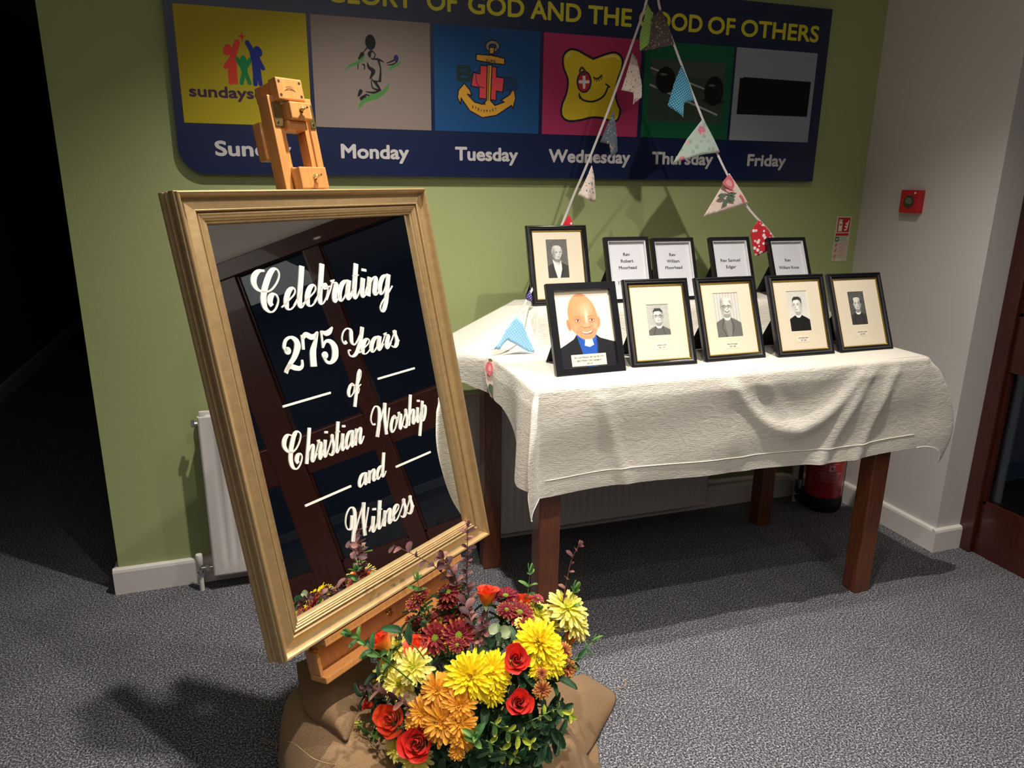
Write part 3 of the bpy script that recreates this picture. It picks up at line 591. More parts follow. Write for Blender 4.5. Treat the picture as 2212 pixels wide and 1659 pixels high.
Gc(A, [(2072, 412), (2102, 415), (2092, 640), (2120, 672), (2180, 650), (2158, 640), (2212, 605), (2240, 560), (2252, 625), (2235, 690), (2225, 672), (2130, 735), (2040, 750), (1960, 705), (1905, 625), (1902, 665), (1882, 620), (1888, 575), (1925, 530), (1962, 575), (1972, 608), (1945, 600), (1990, 650), (2042, 665), (2066, 640)], gd)
L(A, [(2084, 420), (2076, 640)], 2.5, ol); L(A, [(2030, 440), (2000, 470), (2010, 540), (2050, 560)], 3, '23304c', sm=True); L(A, [(2130, 310), (2150, 330), (2128, 350), (2160, 360)], 4, '23304c', sm=True)
arts.append(A)
# 4 wednesday: winking yellow cushion
A = art(3); ye = 'e2c72a'
CU = [(640, 352), (720, 322), (775, 315), (810, 345), (812, 400), (785, 480), (772, 560), (785, 620), (800, 660), (785, 715), (745, 722), (690, 705), (630, 702), (560, 718), (490, 722), (452, 690), (452, 630), (478, 560), (488, 480), (462, 400), (462, 335), (495, 298), (540, 298), (590, 325)]
G(A, CU, ye, z2_, sm=True); L(A, CU+[CU[0]], 8, '14182e', z2_, sm=True); L(A, [(700, 345), (760, 335), (792, 352)], 9, 'efdc7a', z2_, sm=True, blur=.002); L(A, [(500, 320), (480, 345)], 8, 'efdc7a', z2_, blur=.002)
L(A, [(555, 568), (580, 598), (640, 606), (700, 575), (728, 520)], 7, '14182e', z2_, sm=True); L(A, [(556, 560), (560, 588)], 6, '14182e', z2_); L(A, [(716, 503), (738, 520)], 6, '14182e', z2_)
L(A, [(642, 463), (665, 470), (690, 450)], 5, '14182e', z2_, sm=True)
for a_, b_ in (((650, 468), (648, 480)), ((660, 470), (661, 484)), ((671, 468), (675, 482)), ((680, 460), (688, 473)), ((686, 453), (694, 462))): L(A, [a_, b_], 3.5, '14182e', z2_)
El(A, 585, 489, 33, 42, '1d2040', z2_); El(A, 585, 489, 27, 36, 'c42b39', z2_); L(A, [(585, 456), (585, 522)], 12, 'eeeeee', z2_); L(A, [(560, 489), (610, 489)], 12, 'eeeeee', z2_); L(A, [(572, 445), (560, 425), (572, 405), (590, 425), (585, 447)], 9, '5a4030', z2_, sm=True)
arts.append(A)
# 5 thursday: photograph of two bowls on a green
A = art(4); fz = z2_
G(A, [(988, 352), (1432, 380), (1402, 742), (962, 722)], '37483a', fz); G(A, [(988, 352), (1432, 380), (1424, 470), (985, 450)], '48504c', fz, blur=.01)
L(A, [(985, 405), (1300, 530)], 7, 'a9a9a9', fz); L(A, [(980, 506), (1376, 686)], 8, 'b4b4b4', fz)
El(A, 1073, 520, 44, 12, '141c16', fz, blur=.004); El(A, 1355, 605, 48, 12, '141c16', fz, blur=.004)
for x_, y_ in ((1073, 478), (1360, 545)): El(A, x_, y_, 47, 52 if x_ < 1200 else 60, '0b0c10', fz); El(A, x_-12, y_-34, 18, 5, '6d6f66', fz, blur=.002)
L(A, [(1385, 520), (1395, 560), (1372, 590)], 3, '3a3c44', fz, sm=True); arts.append(A)
# 6 friday: grey panel with a black strip
A = art(5); G(A, [(1516, 466), (1538, 466), (1538, 460), (1940, 490), (1915, 698), (1495, 682)], '050505', z2_); arts.append(A)
for i, A in enumerate(arts):
    w_, h_ = PX[i][1]-PX[i][0], PZ1-PZ0
    part('day_panel', A.mesh('day_panel', w_, h_), None, sg, M=Matrix.Translation((PX[i][0]+w_/2, PZ0+h_/2, .0008)), label=['yellow panel with three figures reaching for a cross', 'beige panel with a leaping badminton player', 'blue panel with a gold anchor over a red cross', 'pink panel with a winking yellow cushion', 'green panel with a photograph of two black bowls', 'pale grey panel with a black strip'][i])
sw = mat('sign_white', 'c9c5c4', .5); sy = mat('sign_yellow', 'd8cf2f', .5); spu = mat('sign_purple', '3c1440', .5); sdk = mat('sign_black', '10101a', .5); sgb = mat('sign_darkblue', '12305c', .5); sgg = mat('sign_darkgreen', '0c3230', .5)
for txt, a_, b_ in (('Sunday', -.106, .131), ('Monday', .300, .533), ('Tuesday', .706, .943), ('Wednesday', 1.070, 1.409), ('Thursday', 1.509, 1.786), ('Friday', 1.956, 2.144)):
    part('lettering', text_mesh(txt, sw, a_, 1.5515, b_-a_, .0465, .0008, bold=.05), None, sg)
hy0 = 2.0415
for txt, xa, xb in (('GLORY', (708, 20), (892, 20)), ('OF', (923, 20), (986, 20)), ('GOD', (1012, 20), (1131, 30)), ('AND', (1147, 30), (1254, 40)), ('THE', (1271, 40), (1363, 50)), ('GOOD', (1380, 60), (1515, 70)), ('OF', (1529, 70), (1585, 80)), ('OTHERS', (1600, 80), (1766, 90))):
    q0, q1 = S(*xa)[0], S(*xb)[0]; part('lettering', text_mesh(txt, sy, q0, hy0, q1-q0, .0610, .0008, bold=.035), None, sg)
p, q = z1_(178, 610), z1_(868, 640)
part('lettering', text_mesh('sundayschool', spu, p[0], p[1]-.0005, q[0]-p[0], .0335, .0012, bold=.045), None, sg)
for t, a_, b_, h_, m_ in (('SURE', (2062, 392), (2125, 392), .0085, sdk), ('&', (2047, 665), (2062, 665), .008, sdk)):
    p, q = z1_(*a_), z1_(*b_); part('lettering', text_mesh(t, m_, p[0], p[1]-.001, q[0]-p[0], h_, .0014, bold=.015), None, sg)
for k, ch in enumerate('STEADFAST'):
    u = k/8; p = z1_(1972+150*u, 684+22*math.sin(PI*u*.9)+8*u); me = text_mesh(ch, sdk, -.0028, 0, .0052, .0088, .0014, bold=.015)
    part('lettering', me, None, sg, M=Matrix.Translation((p[0]+.003, p[1]-.002, 0))@Matrix.Rotation((-.30+.62*u), 4, 'Z'))
for a_, b_, m_ in (((1882, 512), (1975, 512), sgg), (None, None, sgb)):
    if a_: p, q = z1_(*a_), z1_(*b_); h_ = .052
    else: p, q = z2_(112, 538), z2_(190, 538); h_ = .046
    part('lettering', text_mesh('B', m_, p[0], p[1], q[0]-p[0], h_, .0012, bold=.06), None, sg)
# ------------------------------------------------------------------ small wall fittings
redm = mat('red_plastic', 'c0202c', .4)
cpnt = thing('fire_call_point', 'small red break-glass call point on the grey wall', 'alarm', M=frameM((WX, 2.458, 1.416), (0, -1, 0), (0, 0, 1), (-1, 0, 0)))
part('housing', MB().box(-.047, .047, -.046, .046, 0, .03, ch=.003), redm, cpnt)
part('press_disc', MB().lathe([(.0, .0302), (.0255, .0302), (.0255, .0325), (0, .0325)], 28), mat('disc_dark', '3d4230', .4), cpnt, smooth=30)
part('indicator', MB().lathe([(0, .0302), (.0045, .0302), (.0045, .0318), (0, .0318)], 14, Matrix.Translation((.026, .035, 0))), mat('cream_dot', 'dcd8b8', .5), cpnt)
for k, (w_, y_) in enumerate(((.022, .012), (.032, .006), (.034, .0), (.026, -.006))): part('print_line', MB().box(-w_/2, w_/2, y_-.001, y_+.001, .0325, .0328), mat('pale_print', 'a9ac98', .6), cpnt)
stk = thing('fire_notice', 'narrow white and red extinguisher notice on the green wall', 'sign', M=frameM((2.515, WY, 1.241), (1, 0, 0), (0, 0, 1), (0, -1, 0)))
part('sheet', MB().box(-.041, .041, -.1, .1, 0, .0012), mat('notice_white', 'cfc9b8', .5), stk)
A = Art(82, 200, 160, 'cfc9b8'); rd = 'c02028'
def RB(x0, y0, x1, y1, c): A.poly([(x0, y0), (x1, y0), (x1, y1), (x0, y1)], c)
def OB(x0, y0, x1, y1, c, w=1.2): A.line([(x0, y0), (x1, y0), (x1, y1), (x0, y1), (x0, y0)], w, c)
RB(8, 130, 76, 194, rd); RB(15, 134, 35, 172, 'e8e4da'); A.ell(25, 172, 10, 6, 'e8e4da'); RB(21, 172, 29, 182, 'e8e4da'); A.line([(14, 176), (18, 186), (34, 184), (25, 181)], 3, 'e8e4da'); RB(19, 160, 31, 166, rd)
for dx_, dy_ in ((0, 0), (2, 14), (4, 27)): A.poly([(46+dx_, 140+dy_), (56+dx_, 136+dy_), (66+dx_, 146+dy_), (64+dx_, 158+dy_), (59+dx_, 147+dy_), (52+dx_, 144+dy_)], 'e8e4da', smooth=True)
RB(4, 114, 76, 125, rd); RB(4, 88, 26, 110, '1f6a3a'); A.line([(9, 94), (20, 104)], 3, 'dfe6da'); A.line([(9, 102), (20, 95)], 2, 'dfe6da'); OB(30, 90, 72, 110, '1f6a3a')
for yy in (95, 100, 105): A.line([(34, yy), (64, yy)], 1.3, '1f6a3a')
for k in range(3):
    y_ = 74-k*25; t_ = np.linspace(0, 2*PI, 24); A.line([(14+9.5*math.cos(a_), y_+10*math.sin(a_)) for a_ in t_], 1.8, rd); A.line([(8, y_-6), (20, y_+6)], 1.8, rd); A.ell(14, y_-1, 3.5, 4.5, rd); OB(30, y_-10, 72, y_+10, rd)
    for yy in (-5, 0, 5): A.line([(34, y_+yy), (64, y_+yy)], 1.3, rd)
A.line([(6, 7), (22, 7)], 1.6, rd); A.line([(56, 7), (68, 7)], 1.4, rd)
part('print', A.mesh('print', .082, .2), None, stk, M=Matrix.Translation((0, 0, .0015)))
# ------------------------------------------------------------------ radiator (double panel), valves and pipe
radm = mat('radiator_white', 'd9d4d0', .35, bump=.0003, scale=70); chrome = mat('chrome', 'c8c8cc', .15, metal=1); plast = mat('valve_plastic', 'ddd9d2', .4)
rx0, rx1, rz0, rz1 = -.243, 1.852, .062, .680
rad = thing('radiator', 'long white double panel radiator on the green wall behind the easel and table', 'radiator', loc=(rx0, 2.65, rz0))
LW, LH = rx1-rx0, rz1-rz0
def panel(y, flip):   # pressed sheet with vertical flutes and stamped ends
    n = 63; mb = MB(); rows = []
    for z, a_ in ((0, 0), (.006, 0), (.045, 0), (.068, 1), (LH-.09, 1), (LH-.068, 0), (LH-.005, 0), (LH, 0)):
        row = []
        for i in range(n*4+1):
            u = i/(n*4)*LW; edge = min(u, LW-u); ph = (u/.0332) % 1
            tri = np.clip(1.6-abs(ph-.5)*5.2, 0, 1); dep = .009*tri*a_*(1 if edge > .03 else 0); row.append((u, y-flip*(.0-dep), z))
        rows.append(row)
    mb.grid(rows); return mb
part('front_panel', panel(0, 1), radm, rad, smooth='all', solid=.0015)
part('back_panel', MB().box(0, LW, .062, .075, 0, LH, ch=.003), radm, rad)
part('end_cap', MB().box(-.001, .004, 0, .013, 0, LH, ch=.001), radm, rad); part('end_cap', MB().box(LW-.004, LW+.001, 0, .013, 0, LH, ch=.001), radm, rad)
part('convector_fins', MB().box(.04, LW-.04, .016, .060, .03, LH-.05), mat('fin_grey', '9a9894', .6), rad)
for u in (.028, LW-.028):
    part('header_tube', MB().tube([(u, .005, LH-.03), (u, .066, LH-.03)], .017, 14), radm, rad, smooth=40); part('header_tube', MB().tube([(u, .005, .045), (u, .066, .045)], .017, 14), radm, rad, smooth=40)
part('bleed_valve', MB().tube([(0, .028, LH-.03), (-.013, .028, LH-.03)], .008, 8).box(-.024, -.013, .018, .038, LH-.042, LH-.018, ch=.002), chrome, rad)
part('hanging_bracket', MB().box(.25, .29, .075, .1, .1, LH-.1), radm, rad); part('hanging_bracket', MB().box(LW-.29, LW-.25, .075, .1, .1, LH-.1), radm, rad)
def valve(name, label, x, y, s, big=False):
    v = thing(name, label, 'valve', loc=(x, y, 0))
    part('pipe_tail', MB().tube([(0, 0, 0), (0, 0, .062)], .0085, 14), plast, v, smooth=40)
    part('valve_body', MB().tube([(0, 0, .06), (0, 0, .075)], .013, 6).tube([(0, 0, .074), (0, 0, .103)], .009, 12).tube([(0, 0, .09), (s*.022, 0, .09)], .009, 12).tube([(s*.02, 0, .09), (s*.034, 0, .09)], .013, 6).tube([(s*.032, 0, .09), (s*.0475, 0, .09)], .007, 12), chrome, v, smooth=40, label='chrome angle body')
    if big: part('valve_head', MB().lathe([(.012, .103), (.019, .108), (.021, .15), (.021, .185), (.017, .192), (0, .193)], 20), plast, v, smooth=40)
    else: part('valve_cap', MB().lathe([(.010, .103), (.0125, .106), (.0125, .142), (.011, .147), (0, .148)], 18), plast, v, smooth=40)
valve('radiator_valve', 'white capped chrome valve at the left foot of the radiator', -.290, 2.675, 1)
hp = tag(part('heating_pipe', MB().tube([(1.852, 2.70, .149), (2.30, 2.70, .134), (2.34, 2.695, .125), (2.365, 2.68, .108)], .011, 14), plast, smooth=60), 'white heating pipe running along the skirting under the table', 'pipe')
tv = thing('pipe_valve', 'chrome pipe valve with a white head beside the fire extinguisher', 'valve', loc=(2.365, 2.672, 0))
part('pipe_tail', MB().tube([(0, 0, 0), (0, 0, .075)], .0095, 14), plast, tv, smooth=40)
part('valve_body', MB().tube([(0, 0, .072), (0, 0, .085)], .014, 6).tube([(0, 0, .084), (0, 0, .118)], .0115, 14), chrome, tv, smooth=40)
part('valve_head', MB().lathe([(.014, .118), (.021, .122), (.023, .15), (.023, .205), (.019, .212), (0, .213)], 20), plast, tv, smooth=40)
# ------------------------------------------------------------------ fire extinguisher on its stand in the corner
ext = thing('fire_extinguisher', 'red foam fire extinguisher with a black base in the corner under the table', 'extinguisher', M=Matrix.Translation((2.452, 2.590, 0))@Matrix.Rotation(math.radians(-28), 4, 'Z'))
er = mat('extinguisher_red', 'a81222', .25, coat=.4); rub = mat('black_rubber', '141416', .5)
part('base', MB().lathe([(0, .001), (.078, .001), (.087, .012), (.090, .045), (.088, .072), (.083, .075)], 36), rub, ext, smooth=40)
part('cylinder', MB().lathe([(.0835, .055), (.0835, .44), (.078, .468), (.058, .493), (.026, .506), (.02, .52), (0, .521)], 40), er, ext, smooth=30)
part('valve_head', MB().box(-.02, .02, -.018, .018, .515, .56, ch=.004), mat('brass', 'a98a4a', .35, metal=1), ext)
part('handle', MB().box(-.09, .03, -.009, .009, .562, .57, ch=.002), rub, ext); part('lever', MB().box(-.10, .03, -.009, .009, .585, .592, ch=.002, M=Matrix.Rotation(.08, 4, 'Y')), rub, ext)
part('hose', MB().tube(spline([(-.02, 0, .54), (-.075, 0, .545), (-.112, 0, .50), (-.112, 0, .40), (-.108, 0, .25), (-.104, 0, .115)], 8), .0095, 10), rub, ext, smooth=60)
part('nozzle', MB().lathe([(.011, .075), (.011, .125), (.0095, .13)], 12, Matrix.Translation((-.104, 0, 0))), mat('nozzle_grey', '8c8c90', .3, metal=.8), ext, smooth=40)
part('hose_clip', MB().box(-.125, -.075, -.016, .016, .062, .088, ch=.003).box(-.122, -.08, -.022, .022, .03, .040, ch=.003), rub, ext)
def wraptext(txt, a0, a1, z, h, r=.0839, name='lettering'):
    me = text_mesh(txt, mat('ext_white', 'e0b8b4', .5), 0, 0, (a1-a0), h, 0, bold=.01)
    for v in me.vertices:
        a_ = a0+v.co.x; R_ = r+v.co.z; v.co = (R_*math.cos(a_), R_*math.sin(a_), z+v.co.y)
    return part('lettering', me, None, ext)
am = -PI/2+.02
for txt, wd, z, h in (('FOAM SPRAY EXTINGUISHER', 1.1, .255, .008), ('AFTER USE REFILL OR REPLACE', .9, .242, .005), ('CHECK THE GAUGE EVERY MONTH', 1.0, .172, .0045), ('USE UPRIGHT  DO NOT FREEZE', 1.3, .193, .0075), ('SAFE FOR USE UP TO ONE METRE', 1.1, .182, .0045)): wraptext(txt, am-wd/2, am+wd/2, z, h)
mb = MB()
def arc(z, a_, b_, t=.0012): mb.grid([[(.0841*math.cos(q), .0841*math.sin(q), zz) for q in np.linspace(a_, b_, 24)] for zz in (z, z+t)])
arc(.158, am-.72, am+.72); arc(.213, am-.72, am-.1); mb.grid([[(.0841*math.cos(q), .0841*math.sin(q), zz) for q in (am-.735, am-.72)] for zz in (.158, .214)]); mb.grid([[(.0841*math.cos(q), .0841*math.sin(q), zz) for q in (am+.72, am+.735)] for zz in (.158, .28)])
part('print_lines', mb, mat('ext_white', 'e0b8b4', .5), ext)
me = MB().grid([[(.0841*math.cos(q), .0841*math.sin(q), zz) for q in np.linspace(am-.08, am+.22, 8)] for zz in (.208, .238)]); part('pictogram', me, mat('ext_white', 'e0b8b4', .5), ext)
me = MB(); me.rings([[(.0843*math.cos(am+.07+r_*math.cos(t)*10), .0843*math.sin(am+.07+r_*math.cos(t)*10), .223+r_*math.sin(t)) for t in np.linspace(0, 2*PI, 12, endpoint=False)] for r_ in (.001, .0085)], cap=False); part('pictogram', me, er, ext)
# ------------------------------------------------------------------ gilt mirror: local frame u (right), v (up the glass), n (out)
MS = .60/.58; MBL = np.array([.0216, 1.4946, .5526]); _a, _b = math.radians(36.2), math.radians(13.0)
mex = np.array([math.cos(_a), math.sin(_a), 0]); mn = np.array([math.sin(_a)*math.cos(_b), -math.cos(_a)*math.cos(_b), math.sin(_b)]); mey = np.cross(mn, mex)
MM = frameM(MBL, mex*MS, mey*MS, mn*MS); IW, IH = .580, .838
def loc_m(px, py, dep=0.):
    O = MBL+mn*dep; d = ray(px, py); t = ((O-CAM)@mn)/(d@mn); h = CAM+d*t-O; return float(h@mex), float(h@mey)
mir = thing('mirror', 'gilt framed mirror with white script lettering leaning on the wooden easel', 'mirror', M=MM)
gold = mat('gilt_frame', 'c4a576', .36, metal=.62, bump=.0003, scale=60, var=.08, stretch=(1, 1, 1), coat=.12)
gcol = nodes(gold)[1]
gdk = mat('gilt_groove', '2a1d0c', .6, metal=.4)
# moulding section: (distance out from sight edge, height above glass plane)
sec = [(-.002, -.010), (0, -.001), (.002, .001), (.0045, -.0005), (.007, .0035), (.0095, .002), (.012, .005), (.0165, .0045), (.0185, .0065), (.0215, .006), (.0225, .001), (.0245, .001),
       (.0255, .0085), (.028, .010), (.032, .0085), (.046, .0035), (.055, .0065), (.0575, .0145), (.0605, .0185), (.0645, .020), (.0665, .018), (.0675, .012), (.0695, .010), (.0712, -.002), (.0695, -.007), (.0722, -.013), (.0700, -.019), (.0735, -.026), (.0735, -.034), (.0, -.034)]
k_ = .0635/.070
sec = [(a_*k_, b_2) for a_, b_2 in sec]
def rail(i):
    c = [(0, 0), (IW, 0), (IW, IH), (0, IH)]; sgn = [(-1, -1), (1, -1), (1, 1), (-1, 1)]
    a_, b_ = i, (i+1) % 4
    rg = lambda j, k: [(c[j][0]+sgn[j][0]*u, c[j][1]+sgn[j][1]*u, z) for u, z in sec]
    eps = .0003
    d = np.array([c[b_][0]-c[a_][0], c[b_][1]-c[a_][1]], float); d /= np.linalg.norm(d)
    ra = [(x+d[0]*eps, y+d[1]*eps, z) for x, y, z in rg(a_, 0)]; rb = [(x-d[0]*eps, y-d[1]*eps, z) for x, y, z in rg(b_, 0)]
    return MB().rings([ra, rb], cap=True)
for i in range(4): part('frame_rail', rail(i), gold, mir, smooth=28)
part('mitre_gap', MB().box(-.0615, IW+.0615, -.0615, IH+.0615, -.034, -.031), gdk, mir)
silver = mat('mirror_silver', 'e6e8ea', .008, metal=1)
silver.node_tree.nodes['Principled BSDF'].inputs['Base Color'].default_value = (.86, .88, .88, 1)
part('mirror_glass', MB().box(-.004, IW+.004, -.004, IH+.004, -.013, -.010), silver, mir)
part('backing_board', MB().box(-.05, IW+.05, -.05, IH+.05, -.031, -.0155), mat('board_brown', '6a5238', .9), mir)
# --- pointed-pen lettering: centre lines, thick on the downstroke
SL = .34
def stroke(mb, pts, wmax, wmin, closed=False, z0=-.0089, z1=-.0085, pres=True, k=7):
    q = np.array(spline(pts, k)); n = len(q); d = np.gradient(q, axis=0); L_ = np.hypot(d[:, 0], d[:, 1])+1e-9; d /= L_[:, None]
    # downward component measured against the slant axis
    ax = np.array([SL, 1])/math.hypot(SL, 1); dn = -(d@ax)
    w = wmin+(wmax-wmin)*np.clip(dn, 0, 1)**1.3 if pres else np.full(n, wmax)
    w = np.convolve(np.pad(w, 2, 'edge'), np.ones(5)/5, 'valid')
    nx_ = np.stack([-d[:, 1], d[:, 0]], 1); A_ = q+nx_*w[:, None]/2; B_ = q-nx_*w[:, None]/2
    mb.rings([[(a_[0], a_[1], z0), (b_[0], b_[1], z0), (b_[0], b_[1], z1), (a_[0], a_[1], z1)] for a_, b_ in zip(A_, B_)])
GL = {
 'e': (.60, [[(-.2, .15), (.12, .42), (.40, .68), (.44, .90), (.30, 1.02), (.12, .88), (.01, .5), (.06, .12), (.24, -.02), (.45, .12), (.62, .42)]]),
 'l': (.52, [[(-.16, .15), (.06, .55), (.17, .9)], [(.13, 2.05), (.12, 1.2), (.11, .35), (.17, .05), (.30, .02), (.50, .40)]]),
 'b': (.66, [[(-.16, .15), (.06, .55), (.17, .9)], [(.13, 2.05), (.12, 1.2), (.11, .35), (.2, .02), (.36, .05), (.52, .35), (.55, .75), (.42, .98), (.33, .85), (.42, .74), (.66, .85)]]),
 'r': (.58, [[(-.14, .15), (.06, .7), (.14, 1.12)], [(.12, 1.16), (.18, 1.02), (.34, .95), (.36, .75), (.30, .35), (.33, .05), (.44, 0), (.62, .35)]]),
 'a': (.80, [[(.50, .80), (.38, 1.0), (.16, .86), (.02, .45), (.06, .08), (.20, -.01), (.38, .25), (.52, .75)], [(.55, 1.02), (.52, .5), (.52, .18), (.60, 0), (.72, .08), (.86, .40)]]),
 't': (.50, [[(-.14, .15), (.06, .55), (.15, .9)], [(.15, 1.85), (.13, 1.0), (.12, .3), (.18, .03), (.30, .02), (.50, .40)], [(-.02, 1.22), (.34, 1.22)]]),
 'i': (.46, [[(-.14, .15), (.06, .6), (.12, .9)], [(.14, 1.02), (.12, .5), (.12, .18), (.2, 0), (.32, .06), (.48, .40)], [(.17, 1.52), (.18, 1.38)]]),
 'n': (.80, [[(-.14, .15), (.04, .75), (.08, 1.0)], [(.12, 1.02), (.09, .5), (.07, .0)], [(.08, .3), (.24, .8), (.40, 1.0), (.52, .90), (.50, .5), (.48, .15), (.56, 0), (.68, .06), (.86, .40)]]),
 'g': (.80, [[(.50, .80), (.38, 1.0), (.16, .86), (.02, .45), (.06, .08), (.20, -.01), (.38, .25), (.52, .75)], [(.57, 1.04), (.53, .3), (.49, -.45), (.36, -.90), (.20, -.95), (.12, -.72), (.26, -.42), (.58, -.08), (.88, .35)]]),
 's': (.56, [[(-.16, .12), (.1, .6), (.26, 1.22)], [(.25, 1.18), (.28, .92), (.42, .55), (.46, .22), (.36, .0), (.2, -.02), (.08, .12)], [(.36, .0), (.5, .1), (.62, .4)]]),
 'o': (.58, [[(.34, 1.0), (.14, .86), (.01, .45), (.06, .08), (.22, -.02), (.42, .18), (.50, .6), (.42, .92), (.30, 1.0), (.34, .86), (.62, .82)]]),
 'f': (.60, [[(-.14, .15), (.20, .7), (.44, 1.35), (.46, 1.8), (.36, 1.98)], [(.38, 1.98), (.25, 1.7), (.18, .9), (.12, 0), (.06, -.98)], [(.10, .0), (.30, .08), (.38, .4), (.30, .55), (.52, .75)]]),
 'h': (.80, [[(.12, 2.05), (.10, 1.0), (.06, .0)], [(.07, .3), (.24, .8), (.40, 1.0), (.52, .90), (.50, .5), (.48, .15), (.56, 0), (.68, .06), (.86, .40)]]),
 'p': (.66, [[(-.14, .2), (.06, .75), (.14, 1.2)], [(.16, 1.35), (.10, .3), (.02, -.98)], [(.08, .1), (.14, .65), (.34, 1.0), (.50, .85), (.50, .4), (.36, .05), (.22, .0), (.18, .2)]]),
 'd': (.80, [[(.50, .80), (.38, 1.0), (.16, .86), (.02, .45), (.06, .08), (.20, -.01), (.38, .25), (.52, .75)], [(.56, 2.05), (.54, 1.0), (.52, .18), (.60, 0), (.72, .08), (.86, .40)]]),
}
vin = mat('white_vinyl', 'f2ede2', .5)
def word(txt, u0, u1, base, xh, wt=.30, hair=.075):
    tot = sum(GL[c][0] for c in txt); kx = (u1-u0)/(tot*1.0)
    x = u0; out = []
    for c in txt:
        adv, strokes = GL[c]; mb = MB()
        for st in strokes:
            pts = [(x+p[0]*kx+SL*p[1]*xh, base+p[1]*xh) for p in st]
            stroke(mb, pts, wt*kx*(1.0 if c != 'i' or len(st) > 2 else 1.1), hair*xh*.9)
        part('letter', mb, vin, mir, label=None); x += adv*kx
def cap(traces, wt, hair):
    mb = MB()
    for tr_ in traces: stroke(mb, tr_, wt, hair)
    part('letter', mb, vin, mir)
Ct = [[(.114, .736), (.100, .7365), (.087, .727), (.082, .713), (.088, .699), (.104, .692), (.122, .695), (.140, .709), (.149, .724), (.147, .735), (.138, .737), (.125, .727), (.108, .703), (.097, .680), (.096, .661), (.104, .650), (.114, .649), (.125, .657), (.133, .671), (.131, .682), (.123, .685), (.115, .679), (.111, .669), (.114, .661)]]
cap(Ct, .0135, .0035)
word('elebrating', .146, .470, .648, .0435, .25)
cap([[(.296, .552), (.288, .549), (.284, .560), (.292, .575), (.305, .582), (.315, .576), (.313, .562), (.311, .548), (.318, .541), (.329, .548), (.343, .563), (.353, .578)], [(.353, .578), (.344, .557), (.331, .535), (.318, .520), (.305, .515), (.296, .521), (.297, .531), (.303, .530)]], .0105, .0030)
word('ears', .335, .459, .514, .033, .25)
word('of', .267, .309, .4255, .0275, .23)
cap([[(.091, .382), (.083, .385), (.073, .378), (.068, .365), (.073, .352), (.084, .346), (.098, .352), (.110, .365), (.115, .378), (.108, .386), (.097, .378), (.083, .353), (.076, .330), (.078, .314), (.087, .308), (.098, .315), (.106, .328), (.104, .337), (.096, .335), (.091, .326), (.093, .319)]], .0105, .0028)
word('hristian', .112, .283, .3105, .0365, .235)
cap([[(.332, .343), (.324, .344), (.321, .356), (.329, .372), (.342, .384), (.352, .379), (.352, .365), (.344, .340), (.330, .311)], [(.376, .385), (.366, .350), (.361, .309)], [(.361, .309), (.372, .335), (.388, .370)], [(.330, .311), (.350, .345), (.376, .385)]], .0095, .0028)
word('orship', .376, .508, .3095, .0365, .235)
word('and', .243, .330, .2125, .0275, .23)
cap([[(.207, .157), (.197, .131), (.186, .131), (.183, .145), (.190, .163), (.203, .175), (.213, .173), (.215, .159), (.206, .130), (.193, .098)], [(.248, .174), (.237, .140), (.231, .098)], [(.231, .098), (.242, .125), (.259, .158)], [(.193, .098), (.218, .135), (.248, .174)]], .0098, .0028)
word('itness', .250, .397, .0965, .035, .235)
# bold numerals
def blob(outline, holes=()):
    mb = MB(); mb.prism(spline(outline, 4, True) if False else outline, -.0089, -.0085); part('numeral', mb, vin, mir)
def fat(pts, ws):
    q = np.array(spline(pts, 8)); w = np.interp(np.linspace(0, 1, len(q)), np.linspace(0, 1, len(ws)), ws); d = np.gradient(q, axis=0); d /= (np.hypot(d[:, 0], d[:, 1])+1e-9)[:, None]
    nn = np.stack([-d[:, 1], d[:, 0]], 1); A_ = q+nn*w[:, None]/2; B_ = q-nn*w[:, None]/2
    return [[(a_[0], a_[1], -.0089), (b_[0], b_[1], -.0089), (b_[0], b_[1], -.0085), (a_[0], a_[1], -.0085)] for a_, b_ in zip(A_, B_)]
m2 = MB(); m2.rings(fat([(.127, .560), (.122, .570), (.130, .584), (.144, .588), (.155, .579), (.156, .565), (.143, .545), (.124, .529), (.112, .515)], [.007, .008, .007, .006, .013, .016, .012, .008, .009]))
m2.rings(fat([(.112, .518), (.125, .527), (.137, .522), (.149, .518), (.158, .522), (.161, .535)], [.006, .011, .012, .010, .007, .004])); m2.lathe([(0, -.0089), (.0085, -.0089), (.0085, -.0085), (0, -.0085)], 18, Matrix.Translation((.1285, .561, 0)))
part('numeral', m2, vin, mir)
m7 = MB(); m7.rings(fat([(.170, .556), (.1755, .588)], [.007, .008])); m7.rings(fat([(.174, .578), (.184, .587), (.197, .580), (.208, .580), (.219, .588)], [.004, .012, .013, .011, .004])); m7.rings(fat([(.217, .585), (.206, .566), (.194, .545), (.188, .514)], [.005, .010, .016, .017]))
part('numeral', m7, vin, mir)
m5 = MB(); m5.rings(fat([(.228, .588), (.240, .581), (.252, .583), (.263, .592)], [.003, .012, .012, .003])); m5.rings(fat([(.229, .588), (.224, .550)], [.005, .005])); m5.rings(fat([(.225, .552), (.236, .563), (.249, .560), (.257, .545), (.253, .525), (.240, .514), (.227, .517), (.221, .529)], [.004, .006, .011, .018, .017, .008, .007, .006])); m5.lathe([(0, -.0089), (.0085, -.0089), (.0085, -.0085), (0, -.0085)], 18, Matrix.Translation((.2255, .533, 0)))
part('numeral', m5, vin, mir)
for u0, u1, v in ((.086, .219, .447), (.369, .501, .447), (.087, .221, .2235), (.370, .500, .2225)):
    part('rule', MB().box(u0, u1, v-.0024, v+.0024, -.0089, -.0085), vin, mir)
